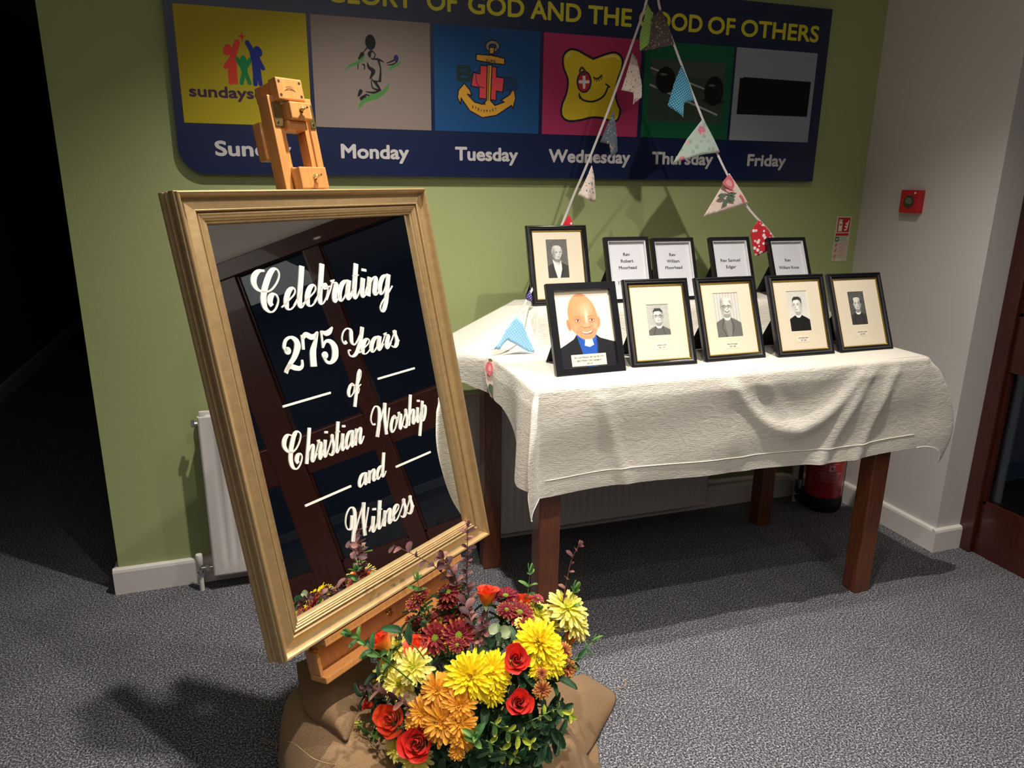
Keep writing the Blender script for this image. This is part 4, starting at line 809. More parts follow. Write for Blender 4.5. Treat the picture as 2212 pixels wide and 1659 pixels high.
# ------------------------------------------------------------------ studio easel
ew = mat('easel_beech', 'c98a4e', .42, bump=.0003, scale=30, var=.16, stretch=(7, .6, 7), coat=.25)
brass = mat('dull_brass', '8a7a4c', .42, metal=.85, bump=.0006, scale=80); brt = mat('bright_brass', 'd8c48a', .2, metal=1)
es = thing('easel', 'beech studio easel holding the gilt mirror', 'easel', M=MM)
def eb(u0, u1, v0, v1, n0, n1, ch=.003, rot=0):
    return MB().box(u0, u1, v0, v1, n0, n1, ch=ch)
MC = .288
Vb = -.543    # foot level along v
def upright(u0, u1, n0, n1, v1, nm='mast'): return part(nm, eb(u0, u1, Vb, v1, n0, n1), ew, es)
upright(.240, .261, -.075, -.038, 1.118); upright(.343, .362, -.075, -.038, 1.118)     # outer uprights
part('slide_rail', eb(.262, .274, .60, 1.10, -.072, -.042, .001), ew, es); part('slide_rail', eb(.330, .342, .60, 1.10, -.072, -.042, .001), ew, es)
part('head_block', eb(.256, .328, 1.104, 1.152, -.046, -.018, .003), ew, es)
part('head_tail', eb(.262, .320, 1.115, 1.150, -.105, -.046, .003), ew, es)
part('side_cheek', eb(.234, .262, .985, 1.068, -.104, -.0755, .003), ew, es)
b2 = part('upper_slider', eb(.276, .334, 1.062, 1.100, -.052, -.012, .003), ew, es)
part('slider_foot', eb(.272, .326, 1.042, 1.062, -.066, -.026, .003), ew, es)
b3 = part('lower_slider', eb(.260, .337, .906, .955, -.034, -.006, .003), ew, es)
part('slider_foot', eb(.266, .326, .910, .960, -.060, -.034, .003), ew, es)
part('centre_post', eb(.282, .300, .55, 1.05, -.10, -.085, .002), ew, es)
def screw(u, v, n, par, r=.0028):
    part('screw', MB().lathe([(0, 0), (r, 0), (r*.9, .0012), (0, .0012)], 12, Matrix.Translation((u, v, n))), brt, par)
for u0, u1 in ((.246, .270), (.345, .360)):
    pt = part('brass_plate', eb(u0, u1, 1.050, 1.103, -.0378, -.0355, .0006), brass, es)
    screw(u0+.006, 1.094, -.0355, pt); screw(u0+.008, 1.059, -.0355, pt)
for u, v in ((.2635, 1.143), (.3195, 1.143), (.2635, 1.1135), (.3195, 1.1135)):
    part('bolt_hole', MB().lathe([(0, 0), (.0033, 0), (.0033, .0006), (0, .0006)], 14, Matrix.Translation((u, v, -.0182))), mat('hole_dark', '2a1a10', .8), es)
part('stamp', MB().tube([(.275+i*.003, 1.1235+.006*math.sin(PI*i/10), -.0178) for i in range(11)], .0004, 4).tube([(.275+i*.003, 1.1235+.003*math.sin(PI*i/10), -.0178) for i in range(11)], .0004, 4), mat('stamp_brown', '7a4a26', .8), es)
for k, chh in enumerate('MONTMARTRE'):
    u_ = (k-4.5)/9; part('lettering', text_mesh(chh, mat('stamp_brown', '7a4a26', .8), -.0008, 0, .0017, .0026, 0, depth=.0002), None, es, M=Matrix.Translation((.290+u_*.018, 1.1315-.004*u_*u_*4*.5, -.0180))@Matrix.Rotation(-u_*.35, 4, 'Z'))
def wing(u, v, n, par, rot=.3):
    m_ = Matrix.Translation((u, v, n))@Matrix.Rotation(rot, 4, 'Z')
    part('wing_nut', MB().lathe([(.0058, 0), (.0058, .001), (.0035, .002), (.0035, .009), (.0022, .010), (.0022, .022), (0, .022)], 12, m_)
         .box(.002, .013, -.0011, .0011, .003, .013, m_@Matrix.Rotation(-.35, 4, 'Y'), ch=.0008).box(-.013, -.002, -.0011, .0011, .003, .013, m_@Matrix.Rotation(.35, 4, 'Y'), ch=.0008), brt, par, smooth=40)
wing(.305, 1.082, -.012, b2, .2); wing(.300, .932, -.006, b3, .6)
# lower tray carrying the mirror
part('canvas_ledge', eb(.042, .512, -.0815, -.0635, -.060, .017, .002), ew, es)
tr_ = part('tray_front', eb(.045, .508, -.098, -.082, -.055, -.018, .002), ew, es)
part('tray_back', eb(.036, .500, -.152, -.0985, -.052, -.034, .002), ew, es)
bx_ = part('tray_base', eb(.033, .500, -.168, -.152, -.052, .004, .003), ew, es)
part('tray_end', eb(.033, .042, -.152, -.0985, -.052, -.012, .002), ew, es)
wing(.27, -.118, -.034, es, 1.2)
ft = mat('dark_foot', '3a2415', .6)
# back leg and feet, standing on the floor (built in world axes)
MI = MM.inverted()
def wpt(u, v, n): return MM@Vector((u, v, n))
def bar(name, a_, b_, w_, d_, par=es):
    a_, b_ = Vector(a_), Vector(b_); z_ = (b_-a_).normalized(); x_ = Vector(mex); x_ = (x_-z_*x_.dot(z_)).normalized(); y_ = z_.cross(x_)
    Mx = MI@frameM(a_, x_, y_, z_); part(name, MB().box(-w_/2, w_/2, -d_/2, d_/2, 0, (b_-a_).length, Mx, ch=.003), ew, par)
footL = wpt(.250, Vb, -.056); footR = wpt(.352, Vb, -.056)
back = wpt(.289, .55, -.09)
nh = Vector((-mn[0], -mn[1], 0)).normalized()
for f_ in (footL, footR):
    g0 = Vector((f_.x, f_.y, .030)) - nh*.10; g1 = Vector((f_.x, f_.y, .030)) + nh*.42
    bar('foot', g0, g1, .030, .05)
bar('cross_bar', Vector((footL.x, footL.y, .030))-Vector(mex)*.10+nh*.25, Vector((footR.x, footR.y, .030))+Vector(mex)*.10+nh*.25, .04, .03)
bar('brace', Vector(((footL.x+footR.x)/2, (footL.y+footR.y)/2, .05))+nh*.36, back, .022, .03)
# ------------------------------------------------------------------ flower arrangement in front of the easel
pet = bpy.data.materials.new('petal'); pet.use_nodes = True
_n, _b2 = pet.node_tree, pet.node_tree.nodes['Principled BSDF']; _a = _n.nodes.new('ShaderNodeVertexColor'); _a.layer_name = 'Col'; _n.links.new(_a.outputs[0], _b2.inputs['Base Color'])
_b2.inputs['Roughness'].default_value = .5; _b2.inputs['Specular IOR Level'].default_value = .3; _b2.inputs['Sheen Weight'].default_value = .15
_tl = _n.nodes.new('ShaderNodeBsdfTranslucent'); _mx = _n.nodes.new('ShaderNodeMixShader'); _mx.inputs[0].default_value = .36
_n.links.new(_a.outputs[0], _tl.inputs[0]); _n.links.new(_b2.outputs[0], _mx.inputs[1]); _n.links.new(_tl.outputs[0], _mx.inputs[2]); _n.links.new(_mx.outputs[0], _n.nodes['Material Output'].inputs[0])
stemm = mat('stem_green', '4c6a2c', .55); woody = mat('stem_woody', '5a3428', .7)
class CM:
    def __init__(s): s.v = []; s.f = []; s.c = []
    def add(s, P, C_, M=None):
        k = len(s.v); ni, nj = len(P), len(P[0])
        for r_, cr in zip(P, C_):
            for p, c in zip(r_, cr): s.v.append(tuple(M@Vector(p)) if M is not None else tuple(p)); s.c.append(c)
        s.f += [(k+i*nj+j, k+i*nj+j+1, k+(i+1)*nj+j+1, k+(i+1)*nj+j) for i in range(ni-1) for j in range(nj-1)]
    def mesh(s, name):
        me = bpy.data.meshes.new(name); me.from_pydata(s.v, [], s.f); at = me.color_attributes.new('Col', 'FLOAT_COLOR', 'POINT')
        c = np.ones((len(s.v), 4)); c[:, :3] = lin(np.clip(np.array(s.c), 0, 1)); at.data.foreach_set('color', c.ravel())
        me.materials.append(pet); me.polygons.foreach_set('use_smooth', [True]*len(me.polygons)); return me
def mixc(a, b, t): return tuple(np.array(a)*(1-t)+np.array(b)*t)
def strap(L_, W_, elev0, elev1, cup, base, tip, edge=None, n=6, m=4, tipw=.75, rnd_=None, basew=.35, blunt=.08):
    """petal growing along +x, starting elevation elev0 (rad above horizontal) bending to elev1"""
    P, C_ = [], []; x = z = 0
    for i in range(n+1):
        t = i/n; e = elev0+(elev1-elev0)*t
        if i: x += L_/n*math.cos(e); z += L_/n*math.sin(e)
        wd = W_*(basew+(1-basew)*math.sin(min(t/tipw, 1)*PI/2))*(1 if t < tipw else math.sqrt(max(0, 1-((t-tipw)/(1-tipw))**2))*(1-blunt)+blunt)
        row, cr = [], []
        for j in range(m+1):
            u = j/m*2-1; dz = cup*W_*(u*u)
            row.append((x-dz*math.sin(e), u*wd/2, z+dz*math.cos(e))); c = mixc(base, tip, t)
            if edge is not None: c = mixc(c, edge, float(np.clip(max((abs(u)**6)*.22*(t > .45), (t-.86)/.07), 0, 1)))
            cr.append(c)
        P.append(row); C_.append(cr)
    return P, C_
def mum(R_, rings, cols, seed, cen=None):
    """rings: (count, length factor, width factor, elev0, elev1)"""
    r = random.Random(seed); cm = CM(); base, tip, inner = cols
    for k, (n, lf, wf, e0, e1) in enumerate(rings):
        f = k/max(len(rings)-1, 1)
        for i in range(n):
            a = 2*PI*(i+.5*(k % 2))/n+r.uniform(-.09, .09); j = r.uniform(.86, 1.10); q = r.uniform(-.14, .14)
            b = mixc(base, inner, f); t_ = mixc(tip, inner, f*.5); br = r.uniform(.92, 1.05)
            P, C_ = strap(R_*lf*j, R_*wf*r.uniform(.85, 1.12), e0+q, e1+q*1.5+r.uniform(-.1, .1), .22, tuple(np.array(b)*br), tuple(np.array(t_)*br), n=7, m=2, tipw=.84, blunt=.42)
            M_ = Matrix.Rotation(a, 4, 'Z')@Matrix.Translation((R_*.06*(1-f), 0, R_*.02*k))@Matrix.Rotation(r.uniform(-.25, .25), 4, 'X'); cm.add(P, C_, M_)
    return cm.mesh('petals')
MUM = [(24, .98, .17, -.12, -.35), (24, .96, .165, .08, -.10), (23, .86, .16, .28, .12), (21, .72, .15, .50, .42), (18, .56, .13, .78, .8), (13, .40, .12, 1.05, 1.2), (8, .26, .10, 1.3, 1.5)]
OPN = [(19, 1.0, .22, -.05, -.28), (18, .94, .21, .15, 0), (16, .74, .18, .42, .35), (18, .42, .09, .70, .9), (14, .28, .07, 1.0, 1.2)]
DSY = [(15, 1.0, .27, .10, -.15), (13, .88, .25, .32, .12), (10, .6, .2, .6, .5)]
def disc(R_, c, seed=1):
    r = random.Random(seed); mb = MB()
    for i in range(60):
        a = i*2.39996; q = R_*math.sqrt((i+.5)/60); h = R_*.35*(1-(q/R_)**2)
        mb.lathe([(R_*.09, 0), (R_*.10, R_*.12), (0, R_*.17)], 5, Matrix.Translation((q*math.cos(a), q*math.sin(a), h)))
    return mb
def hx(s): return hexc(s)
COLS = {'yellow': (hx('f6d400'), hx('ffee2c'), hx('fbdc14')), 'pale': (hx('efe05a'), hx('fbf3a0'), hx('f3e72c')), 'orange': (hx('e99a1c'), hx('f6b54a'), hx('f3b01f')), 'bronze': (hx('8a2a14'), hx('e0aa50'), hx('7a1c18'))}
def rose_meshes(R_, seed, warm):
    """list of petal meshes from the tight heart outwards"""
    r = random.Random(seed); out = []; red, ora, yel = hx('e02a1c'), hx('f4661c'), hx('f8b828')
    H = R_*1.75
    for i in range(15):
        k = i/14; a = i*2.4+r.uniform(-.2, .2); rad0 = R_*(.10+.28*k); rt = R_*(.14+.80*k**1.15); span = 1.0+.35*(1-k)+(.25 if k > .5 else 0)
        h = H*(.98-.10*k+r.uniform(-.03, .03)); P, C_ = [], []; lean = .0
        for s_ in range(8):
            t = s_/7; rr = rad0+(rt-rad0)*(math.sin(t*PI/2)**.8); z = h*t
            if t > .78 and k > .3: rr += R_*.30*k*((t-.78)/.22)**2; z -= R_*.14*k*((t-.78)/.22)**2
            wsc = span*(.55+.45*math.sin(min(t*1.25, 1)*PI/2))*(1 if t < .75 else math.sqrt(max(0.06, 1-((t-.75)/.27)**2)))
            row, cr = [], []
            for j in range(8):
                u = j/7*2-1; aa = a+u*wsc; sp = (1-k)*.12*R_*u
                row.append(((rr+sp)*math.cos(aa), (rr+sp)*math.sin(aa), z))
                e_ = max(t, abs(u)*t*1.05); c = mixc(yel, ora, float(np.clip(e_*1.35-.2, 0, 1))) if warm else mixc(ora, red, float(np.clip(e_*1.15, 0, 1)))
                c = mixc(c, red, float(np.clip((e_-(.72 if warm else .55))/.33, 0, 1))*(1 if k < .8 else .85)); c = tuple(np.array(c)*r.uniform(.97, 1.03)); cr.append(c)
            P.append(row); C_.append(cr)
        cm = CM(); cm.add(P, C_); out.append(cm.mesh('petal'))
    return out
# dome on which the blooms sit
GC = np.array([.445, 1.43, .235]); GR = np.array([.262, .215, .275])
def dome(px, py, inset=0.):
    d = ray(px, py); d = d/np.linalg.norm(d); R_ = GR*(1-inset); o = (CAM-GC)/R_; q = d/R_
    A_, B_, C_ = q@q, 2*o@q, o@o-1; D_ = B_*B_-4*A_*C_
    t = (-B_-math.sqrt(D_))/(2*A_) if D_ > 0 else -B_/(2*A_)
    P = CAM+d*t; nrm = (P-GC)/GR**2; nrm /= np.linalg.norm(nrm); return Vector(P), Vector(nrm), t*float(d@RR[:, 2])
POT = Vector((.44, 1.44, .16))
def orient(P, up, spin=0): q = up.to_track_quat('Z', 'Y').to_matrix().to_4x4(); return Matrix.Translation(P)@q@Matrix.Rotation(spin, 4, 'Z')
def stemto(root, M_, par, r_=.0022, m_=None, frm=(0, 0, 0)):
    tgt = M_.inverted()@POT; a_ = Vector(frm); b_ = a_.lerp(tgt, .82); mid = a_.lerp(b_, .45)+Vector((0, 0, -.018))
    part('stem', MB().tube(spline([a_, mid, b_], 5), r_, 6), m_ or stemm, par, smooth='all')
def toward(nrm, k): v = Vector((0-nrm.x*0, 0, 0)); c = (Vector(CAM)-Vector(GC)).normalized(); return (nrm*(1-k)+c*k).normalized()
frnd = random.Random(11)
def bloom(kind, px, py, rpx, label, group=None, face=.5, lift=0., up=0., pm_=None, dirv=None):
    P, N, dep = dome(px, py); R_ = rpx*1.10*dep/F; up_ = toward(N, face); 
    if up: up_ = (up_*(1-up)+Vector((0, 0, 1))*up).normalized()
    if dirv: up_ = Vector(dirv).normalized()
    P = P+N*(lift-R_*.25); M_ = orient(P, up_, frnd.uniform(0, 6.28)); sd = frnd.randint(0, 99999)
    if kind == 'rose':
        M_ = orient(P-up_*R_*.9, up_, frnd.uniform(0, 6.28))
        t = thing('rose', label, 'flower', M=M_, group=group)
        for me in rose_meshes(R_, sd, pm_ != 'deep'): part('petal', me, None, t)
        cm = CM()
        for i in range(5): P2, C2 = strap(R_*1.0, R_*.42, .1, -.7, .2, hx('8a9a4a'), hx('a9b57a'), n=4, m=2, tipw=.2, basew=1); cm.add(P2, C2, Matrix.Rotation(i*1.2566, 4, 'Z'))
        part('sepals', cm.mesh('sepals'), None, t)
    elif kind == 'daisy':
        t = thing('daisy_chrysanthemum', label, 'flower', M=M_, group=group); cm = CM(); r = random.Random(sd); rd_ = hx('8a0f2a') if pm_ != 'pink' else hx('b83a5e')
        ed = hx('e8b840') if pm_ != 'plain' else hx('a81a3e')
        for k, (n, lf, wf, e0, e1) in enumerate(DSY):
            for i in range(n):
                q = r.uniform(-.12, .12); P2, C2 = strap(R_*lf*r.uniform(.9, 1.08), R_*wf, e0+q, e1+q, .25, tuple(np.array(rd_)*.8), rd_, ed, n=6, m=4)
                cm.add(P2, C2, Matrix.Rotation(2*PI*(i+.5*k)/n+r.uniform(-.08, .08), 4, 'Z')@Matrix.Translation((R_*.12, 0, R_*.03*k)))
        o = part('petals', cm.mesh('petals'), None, t); o['kind'] = 'stuff'
        o = part('centre', disc(R_*.24, 1), mat('daisy_eye', '9bb02a', .7), t, M=Matrix.Translation((0, 0, R_*.1)), smooth='all'); o['kind'] = 'stuff'
    else:
        t = thing('chrysanthemum', label, 'flower', M=M_, group=group)
        o = part('petals', mum(R_, MUM if kind in ('yellow',) else OPN, COLS[kind], sd), None, t); o['kind'] = 'stuff'
        o = part('centre', disc(R_*(.14 if kind == 'yellow' else .24), 2), mat('eye_'+kind, {'yellow': 'e6c010', 'pale': 'c3cf35', 'orange': 'd9a020', 'bronze': '6a1a18'}[kind], .7), t, M=Matrix.Translation((0, 0, R_*.14)), smooth='all'); o['kind'] = 'stuff'
    part('calyx', MB().lathe([(0, -R_*.28), (R_*.14, -R_*.24), (R_*.24, -R_*.05), (R_*.12, .0)], 12), stemm, t, smooth='all')
    stemto(t, M_, t, frm=(0, 0, -R_*.2)); return t
B = bloom
B('yellow', 1016, 1462, 52, 'largest bright yellow chrysanthemum, in the middle of the arrangement', lift=.012)
B('yellow', 1064, 1446, 42, 'bright yellow chrysanthemum half behind the largest one, on its right')
B('yellow', 1063, 1488, 32, 'small yellow chrysanthemum below the largest yellow one', lift=-.012)
B('yellow', 1166, 1386, 50, 'large yellow chrysanthemum right of the middle rose, under the pale blooms', lift=.01)
B('yellow', 1198, 1419, 37, 'yellow chrysanthemum low on the right, just below the large right-hand one', lift=-.005)
B('yellow', 1178, 1436, 28, 'smallest yellow chrysanthemum, drooping at the right above the sacking', lift=-.01)
PL = 'pale yellow chrysanthemums on the left'; PR = 'pale yellow chrysanthemums at the top right'
B('pale', 849, 1450, 42, 'pale yellow chrysanthemum at the left edge of the left-hand cluster', PL, lift=.02)
B('pale', 873, 1412, 32, 'pale yellow chrysanthemum topmost in the left-hand cluster', PL, lift=.03)
B('pale', 902, 1446, 38, 'pale yellow chrysanthemum at the right of the left-hand cluster', PL, lift=.022)
B('pale', 862, 1478, 36, 'pale yellow chrysanthemum lowest in the left-hand cluster', PL, lift=.008)
B('pale', 890, 1640, 36, 'pale yellow chrysanthemum at the very bottom, under the lowest rose')
B('pale', 851, 1620, 26, 'small pale yellow chrysanthemum at the bottom left by the sacking')
B('pale', 1165, 1320, 38, 'pale yellow chrysanthemum at the left of the top right cluster', PR)
B('pale', 1188, 1342, 34, 'pale yellow chrysanthemum lowest in the top right cluster', PR, lift=-.006)
B('pale', 1232, 1305, 44, 'pale yellow chrysanthemum topmost and largest in the top right cluster', PR)
B('pale', 1246, 1338, 34, 'pale yellow chrysanthemum at the right edge of the top right cluster', PR)
B('pale', 1253, 1364, 19, 'tiny pale yellow chrysanthemum hanging at the right edge', PR)
B('pale', 1126, 1343, 13, 'tiny pale yellow bud between the dark red heads')
OG = 'orange chrysanthemums low in the middle'
for px, py, r_, lb in ((946, 1490, 34, 'orange chrysanthemum topmost in the orange cluster'), (993, 1522, 33, 'orange chrysanthemum at the upper right of the orange cluster'), (915, 1537, 31, 'orange chrysanthemum at the left of the orange cluster'), (956, 1558, 43, 'largest orange chrysanthemum, in the middle of the orange cluster'), (995, 1560, 32, 'orange chrysanthemum at the right of the orange cluster'), (998, 1590, 27, 'orange chrysanthemum low on the right of the orange cluster'), (989, 1620, 17, 'smallest orange chrysanthemum, hanging lowest of the cluster'), (897, 1558, 18, 'small orange chrysanthemum beside the red rose at lower left')):
    B('orange', px, py, r_, lb, OG, lift=.014, face=.6)
for px, py, r_, lb in ((1174, 1490, 19, 'small bronze and maroon bloom on a bare stalk over the sacking'), (1231, 1441, 19, 'bronze bloom at the right edge below the yellow flowers'), (1222, 1402, 17, 'bronze bloom beside the tall orange rose on the right'), (1172, 1454, 12, 'tiny bronze bud under the right-hand yellow flowers')):
    B('bronze', px, py, r_, lb, 'small bronze blooms on the right')
DG = 'dark red daisies with yellow tips'
for px, py, r_, lb, f_, k_2 in ((940, 1378, 28, 'dark red daisy facing out, the lower left of the two with green eyes', .75, 0), (991, 1372, 28, 'dark red daisy facing out, the right one of the two with green eyes', .7, 0), (949, 1340, 29, 'dark red daisy above the green-eyed pair', .3, 0), (984, 1328, 25, 'dark red daisy at the upper right of the big red cluster', .2, 0), (926, 1345, 21, 'dark red daisy at the left of the big red cluster', .1, 0), (970, 1281, 21, 'dark red daisy topmost, beneath the maroon leaves', .2, 0), (968, 1301, 20, 'dark red daisy second from the top beneath the maroon leaves', .1, 0), (899, 1303, 19, 'dark red daisy low on the left beside the green sprig', 0, 0), (910, 1287, 16, 'dark red daisy high on the left behind the green sprig', 0, 0), (897, 1341, 18, 'nodding pinkish daisy at the left, in front of the easel tray', -.5, 'pink'), (890, 1362, 12, 'small dark red daisy under the nodding pink one', -.2, 0), (1092, 1289, 23, 'crimson daisy without yellow tips, right of the upright rose', .1, 'plain'), (1094, 1320, 17, 'dark red daisy at the left of the dense right-hand group', .1, 0), (1122, 1324, 26, 'dark red daisy, largest of the dense right-hand group', .1, 0), (1137, 1354, 16, 'dark red daisy below the dense right-hand group', 0, 0), (989, 1396, 15, 'small dark red daisy under the right green-eyed one', -.2, 0), (908, 1368, 15, 'dark red daisy just above the left-hand orange rose', .2, 0), (1160, 1297, 11, 'little pink daisy bud beside the pale blooms', .1, 'pink')):
    B('daisy', px, py, r_*1.14, lb, DG, lift=.008, face=max(f_, 0)*.6+.4 if f_ >= 0 else 0, up=max(-f_, 0)*0, pm_=k_2 or None, dirv=(-.3, -.6, -.35) if f_ == -.5 else None)
RG = 'red and orange roses'
for px, py, r_, lb, f_, u_, w_ in ((1052, 1290, 21, 'upright orange rose with green sepals, topmost of all the roses', -.0, .75, 0), (830, 1388, 22, 'orange rose nearest the easel tray, at the far left', .1, .35, 0), (907, 1405, 26, 'red and orange rose right of the far left one, over pale blooms', .25, .35, 0), (1114, 1425, 25, 'open red rose right of the largest yellow chrysanthemum', .75, 0, 'deep'), (1129, 1304, 17, 'orange rose half hidden at the top right', .0, .6, 0), (1230, 1378, 17, 'slim orange rose at the right edge', .0, .6, 0), (1119, 1517, 24, 'closed red rose at the lower right above the variegated leaves', .7, .1, 'deep'), (847, 1553, 29, 'open orange red rose at the lower left edge', .8, 0, 0), (905, 1604, 32, 'open red rose, lowest and largest of the roses', .8, 0, 'deep'), (803, 1522, 12, 'small pinkish red bud at the far left edge', .2, .2, 'deep')):
    B('rose', px, py, r_, lb, RG, face=f_, up=u_, pm_=w_, lift=.012)
# leaves ---------------------------------------------------------------
def leafmesh(L_, W_, c0, c1, edge=None, tipw=.35, cup=.25, e0=.25, e1=-.35, n=7):
    cm = CM(); P, C_ = strap(L_, W_, e0, e1, cup, c0, c1, edge, n=n, m=4, tipw=tipw, basew=.25); cm.add(P, C_); return cm.mesh('leaf')
LM = {'green': [leafmesh(1, .42, hx(a_), hx(b_)) for a_, b_ in (('3f6a30', '6fa04a'), ('2f5a34', '4f7f44'), ('4c7c38', '86b25a'))],
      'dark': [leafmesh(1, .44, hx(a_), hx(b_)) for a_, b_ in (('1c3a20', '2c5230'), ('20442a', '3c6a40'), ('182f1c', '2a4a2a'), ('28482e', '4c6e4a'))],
      'rose': [leafmesh(1, .78, hx(a_), hx(b_), tipw=.45, cup=.12) for a_, b_ in (('2f5038', '45664a'), ('8a9a72', 'b4bf98'))],
      'maroon': [leafmesh(1, .66, hx(a_), hx(b_), tipw=.6, cup=.12) for a_, b_ in (('4a2a30', '74484a'), ('5c3438', '9a6660'), ('3a2026', '5a3438'), ('7a4a44', 'b07a6c'))],
      'vary': [leafmesh(1, .52, hx('3a5a2c'), hx('5a7a30'), hx('e6e070'), tipw=.5), leafmesh(1, .5, hx('8aa22c'), hx('c3c83a'), hx('eeea8a'), tipw=.5), leafmesh(1, .5, hx('24401f'), hx('38581f'), hx('c8b860'), tipw=.5)]}
def sprig(label, pts, kind, n, lpx, group=None, seed=0, lift=(0, .03), woody_=False, name='leafy_sprig', m_r=.0016, cat='foliage', whorl=2, tips=True, lifts=None, spread=1.0):
    """stem through photograph points on the dome, raised by lift along the normal"""
    r = random.Random(seed); Q = []
    for i, pp in enumerate(pts):
        P, N, dep = dome(*pp[:2]); k = i/(len(pts)-1)
        if len(pp) == 3: P = Vector(on_y(*pp)); N = N*0
        Q.append(np.array(P+N*(lift[0]+(lift[1]-lift[0])*k)))
    dep = float((Vector(Q[-1])-Vector(CAM)).dot(Vector(RR[:, 2]))); ND = (dome(*pts[-1][:2])[1]*.6+(Vector(CAM)-Vector(Q[-1])).normalized()*.6); L0 = lpx*dep/F; C_ = spline(Q, 8); o = Q[0]
    t = thing(name, label, cat, M=Matrix.Translation(o), group=group); rel = [Vector(c-o) for c in np.array(C_)]
    start = rel[0]; tg = POT-Vector(o); ext_ = [start.lerp(tg, .7), start.lerp(tg, .3)]
    part('stem', MB().tube(ext_+rel, [m_r*1.3]*2+[m_r*(1-.5*i/len(rel)) for i in range(len(rel))], 6), woody if woody_ else stemm, t, smooth='all')
    for i in range(n):
        k = (i+.6)/n; f_ = k*(len(rel)-1); j = min(int(f_), len(rel)-2); p = rel[j].lerp(rel[j+1], f_-j); tan = (rel[j+1]-rel[j]).normalized()
        for w_ in range(whorl):
            side = tan.orthogonal().normalized(); ang = (i*1.57+w_*2*PI/whorl+r.uniform(-.3, .3)); side = Matrix.Rotation(ang, 3, tan)@side
            dirn = (side*spread+tan*r.uniform(.25, .8)).normalized(); me = r.choice(LM[kind]); s_ = L0*r.uniform(.75, 1.15)*(1-.25*(k > .9))
            zr = ND+tan*.35+side*r.uniform(-.3, .3); z_ = (zr-dirn*zr.dot(dirn)).normalized(); y_ = z_.cross(dirn)
            part('leaf', me, None, t, M=frameM(p, dirn*s_, y_*s_, z_*s_))
    if tips:
        tan = (rel[-1]-rel[-2]).normalized()
        for w_ in range(3):
            side = Matrix.Rotation(w_*2.1, 3, tan)@tan.orthogonal().normalized(); dirn = (side*.35+tan).normalized(); z_ = (side-dirn*side.dot(dirn)).normalized(); y_ = z_.cross(dirn); s_ = L0*.7
            part('leaf', r.choice(LM[kind]), None, t, M=frameM(rel[-1], dirn*s_, y_*s_, z_*s_))
    return t
GS = 'green sprigs in the arrangement'
sprig('green sprig reaching left in front of the easel tray', [(850, 1440, 1.36), (815, 1412, 1.35), (785, 1388, 1.34), (757, 1372, 1.33)], 'green', 6, 34, GS, 1, (0, .045))
sprig('green sprig standing over the red daisies at the left', [(925, 1352), (920, 1315), (914, 1275)], 'green', 5, 26, GS, 2, (0, .03))
sprig('green sprig standing before the front table leg', [(1137, 1310), (1138, 1285), (1139, 1262)], 'green', 3, 28, GS, 3, (0, .03))
sprig('green sprig reaching right over the sacking', [(1220, 1440), (1248, 1418), (1270, 1392)], 'green', 4, 24, GS, 4, (0, .02))
sprig('green sprig among the pale blooms at the top right', [(1208, 1350), (1214, 1325), (1224, 1300)], 'green', 3, 30, GS, 5, (.0, .035))
sprig('star of bright green leaves low in the middle', [(1030, 1602), (1029, 1590), (1028, 1578)], 'green', 2, 34, GS, 6, (.01, .03), whorl=3)
sprig('green sprig at the lower left below the orange red rose', [(870, 1570), (840, 1578), (812, 1580)], 'green', 4, 28, GS, 7, (0, .02))
sprig('yellow green sprig tip at the far left edge', [(825, 1545), (808, 1556), (795, 1562)], 'vary', 2, 16, None, 8, (0, .02))
MG = 'maroon leaved sprigs'
sprig('long maroon sprig arching up to the mirror frame', [(1015, 1345), (1000, 1305), (978, 1272), (945, 1246), (905, 1228), (872, 1217)], 'maroon', 13, 25, MG, 9, (0, .05), True, whorl=1, name='berberis_sprig', m_r=.0013, tips=False)
sprig('maroon sprig with dense round leaves in the middle of the red flowers', [(1030, 1375), (1015, 1335), (1000, 1300), (985, 1262), (968, 1240)], 'maroon', 15, 27, MG, 10, (0, .04), True, name='berberis_sprig', whorl=2)
sprig('upright maroon sprig at the right end of the mirror frame', [(1018, 1310), (1012, 1275), (1016, 1235), (1018, 1190)], 'maroon', 13, 21, MG, 11, (0, .06), True, name='berberis_sprig')
sprig('thin upright maroon sprig before the dark table shadow', [(1216, 1300), (1218, 1265), (1222, 1235), (1231, 1218)], 'maroon', 8, 18, MG, 12, (0, .05), True, name='berberis_sprig', whorl=1)
sprig('maroon sprig between the pale and orange blooms at the left', [(905, 1540), (880, 1515), (850, 1500), (815, 1492)], 'maroon', 9, 24, MG, 13, (.01, .03), True, name='berberis_sprig')
sprig('maroon sprig hanging under the middle roses', [(1040, 1330), (1046, 1360), (1035, 1390)], 'maroon', 7, 21, MG, 14, (0, .01), True, name='berberis_sprig')
VG = 'variegated sprigs'
sprig('bright variegated sprig beside the closed red rose', [(1140, 1560), (1165, 1545), (1190, 1530), (1212, 1540)], 'vary', 7, 22, VG, 15, (0, .03), name='variegated_sprig')
sprig('shaded variegated sprig below the closed red rose', [(1060, 1560), (1090, 1575), (1115, 1585), (1140, 1600)], 'vary', 7, 26, VG, 16, (0, .015), name='variegated_sprig')
sprig('variegated sprig lowest in the shade at the right', [(1050, 1600), (1080, 1615), (1105, 1630)], 'vary', 5, 26, VG, 17, (0, .01), name='variegated_sprig')
sprig('broad green rose leaves in the middle under the upright rose', [(1075, 1345), (1078, 1362), (1080, 1385)], 'rose', 4, 34, None, 18, (0, .01), name='rose_leaf_spray', tips=False, whorl=1)
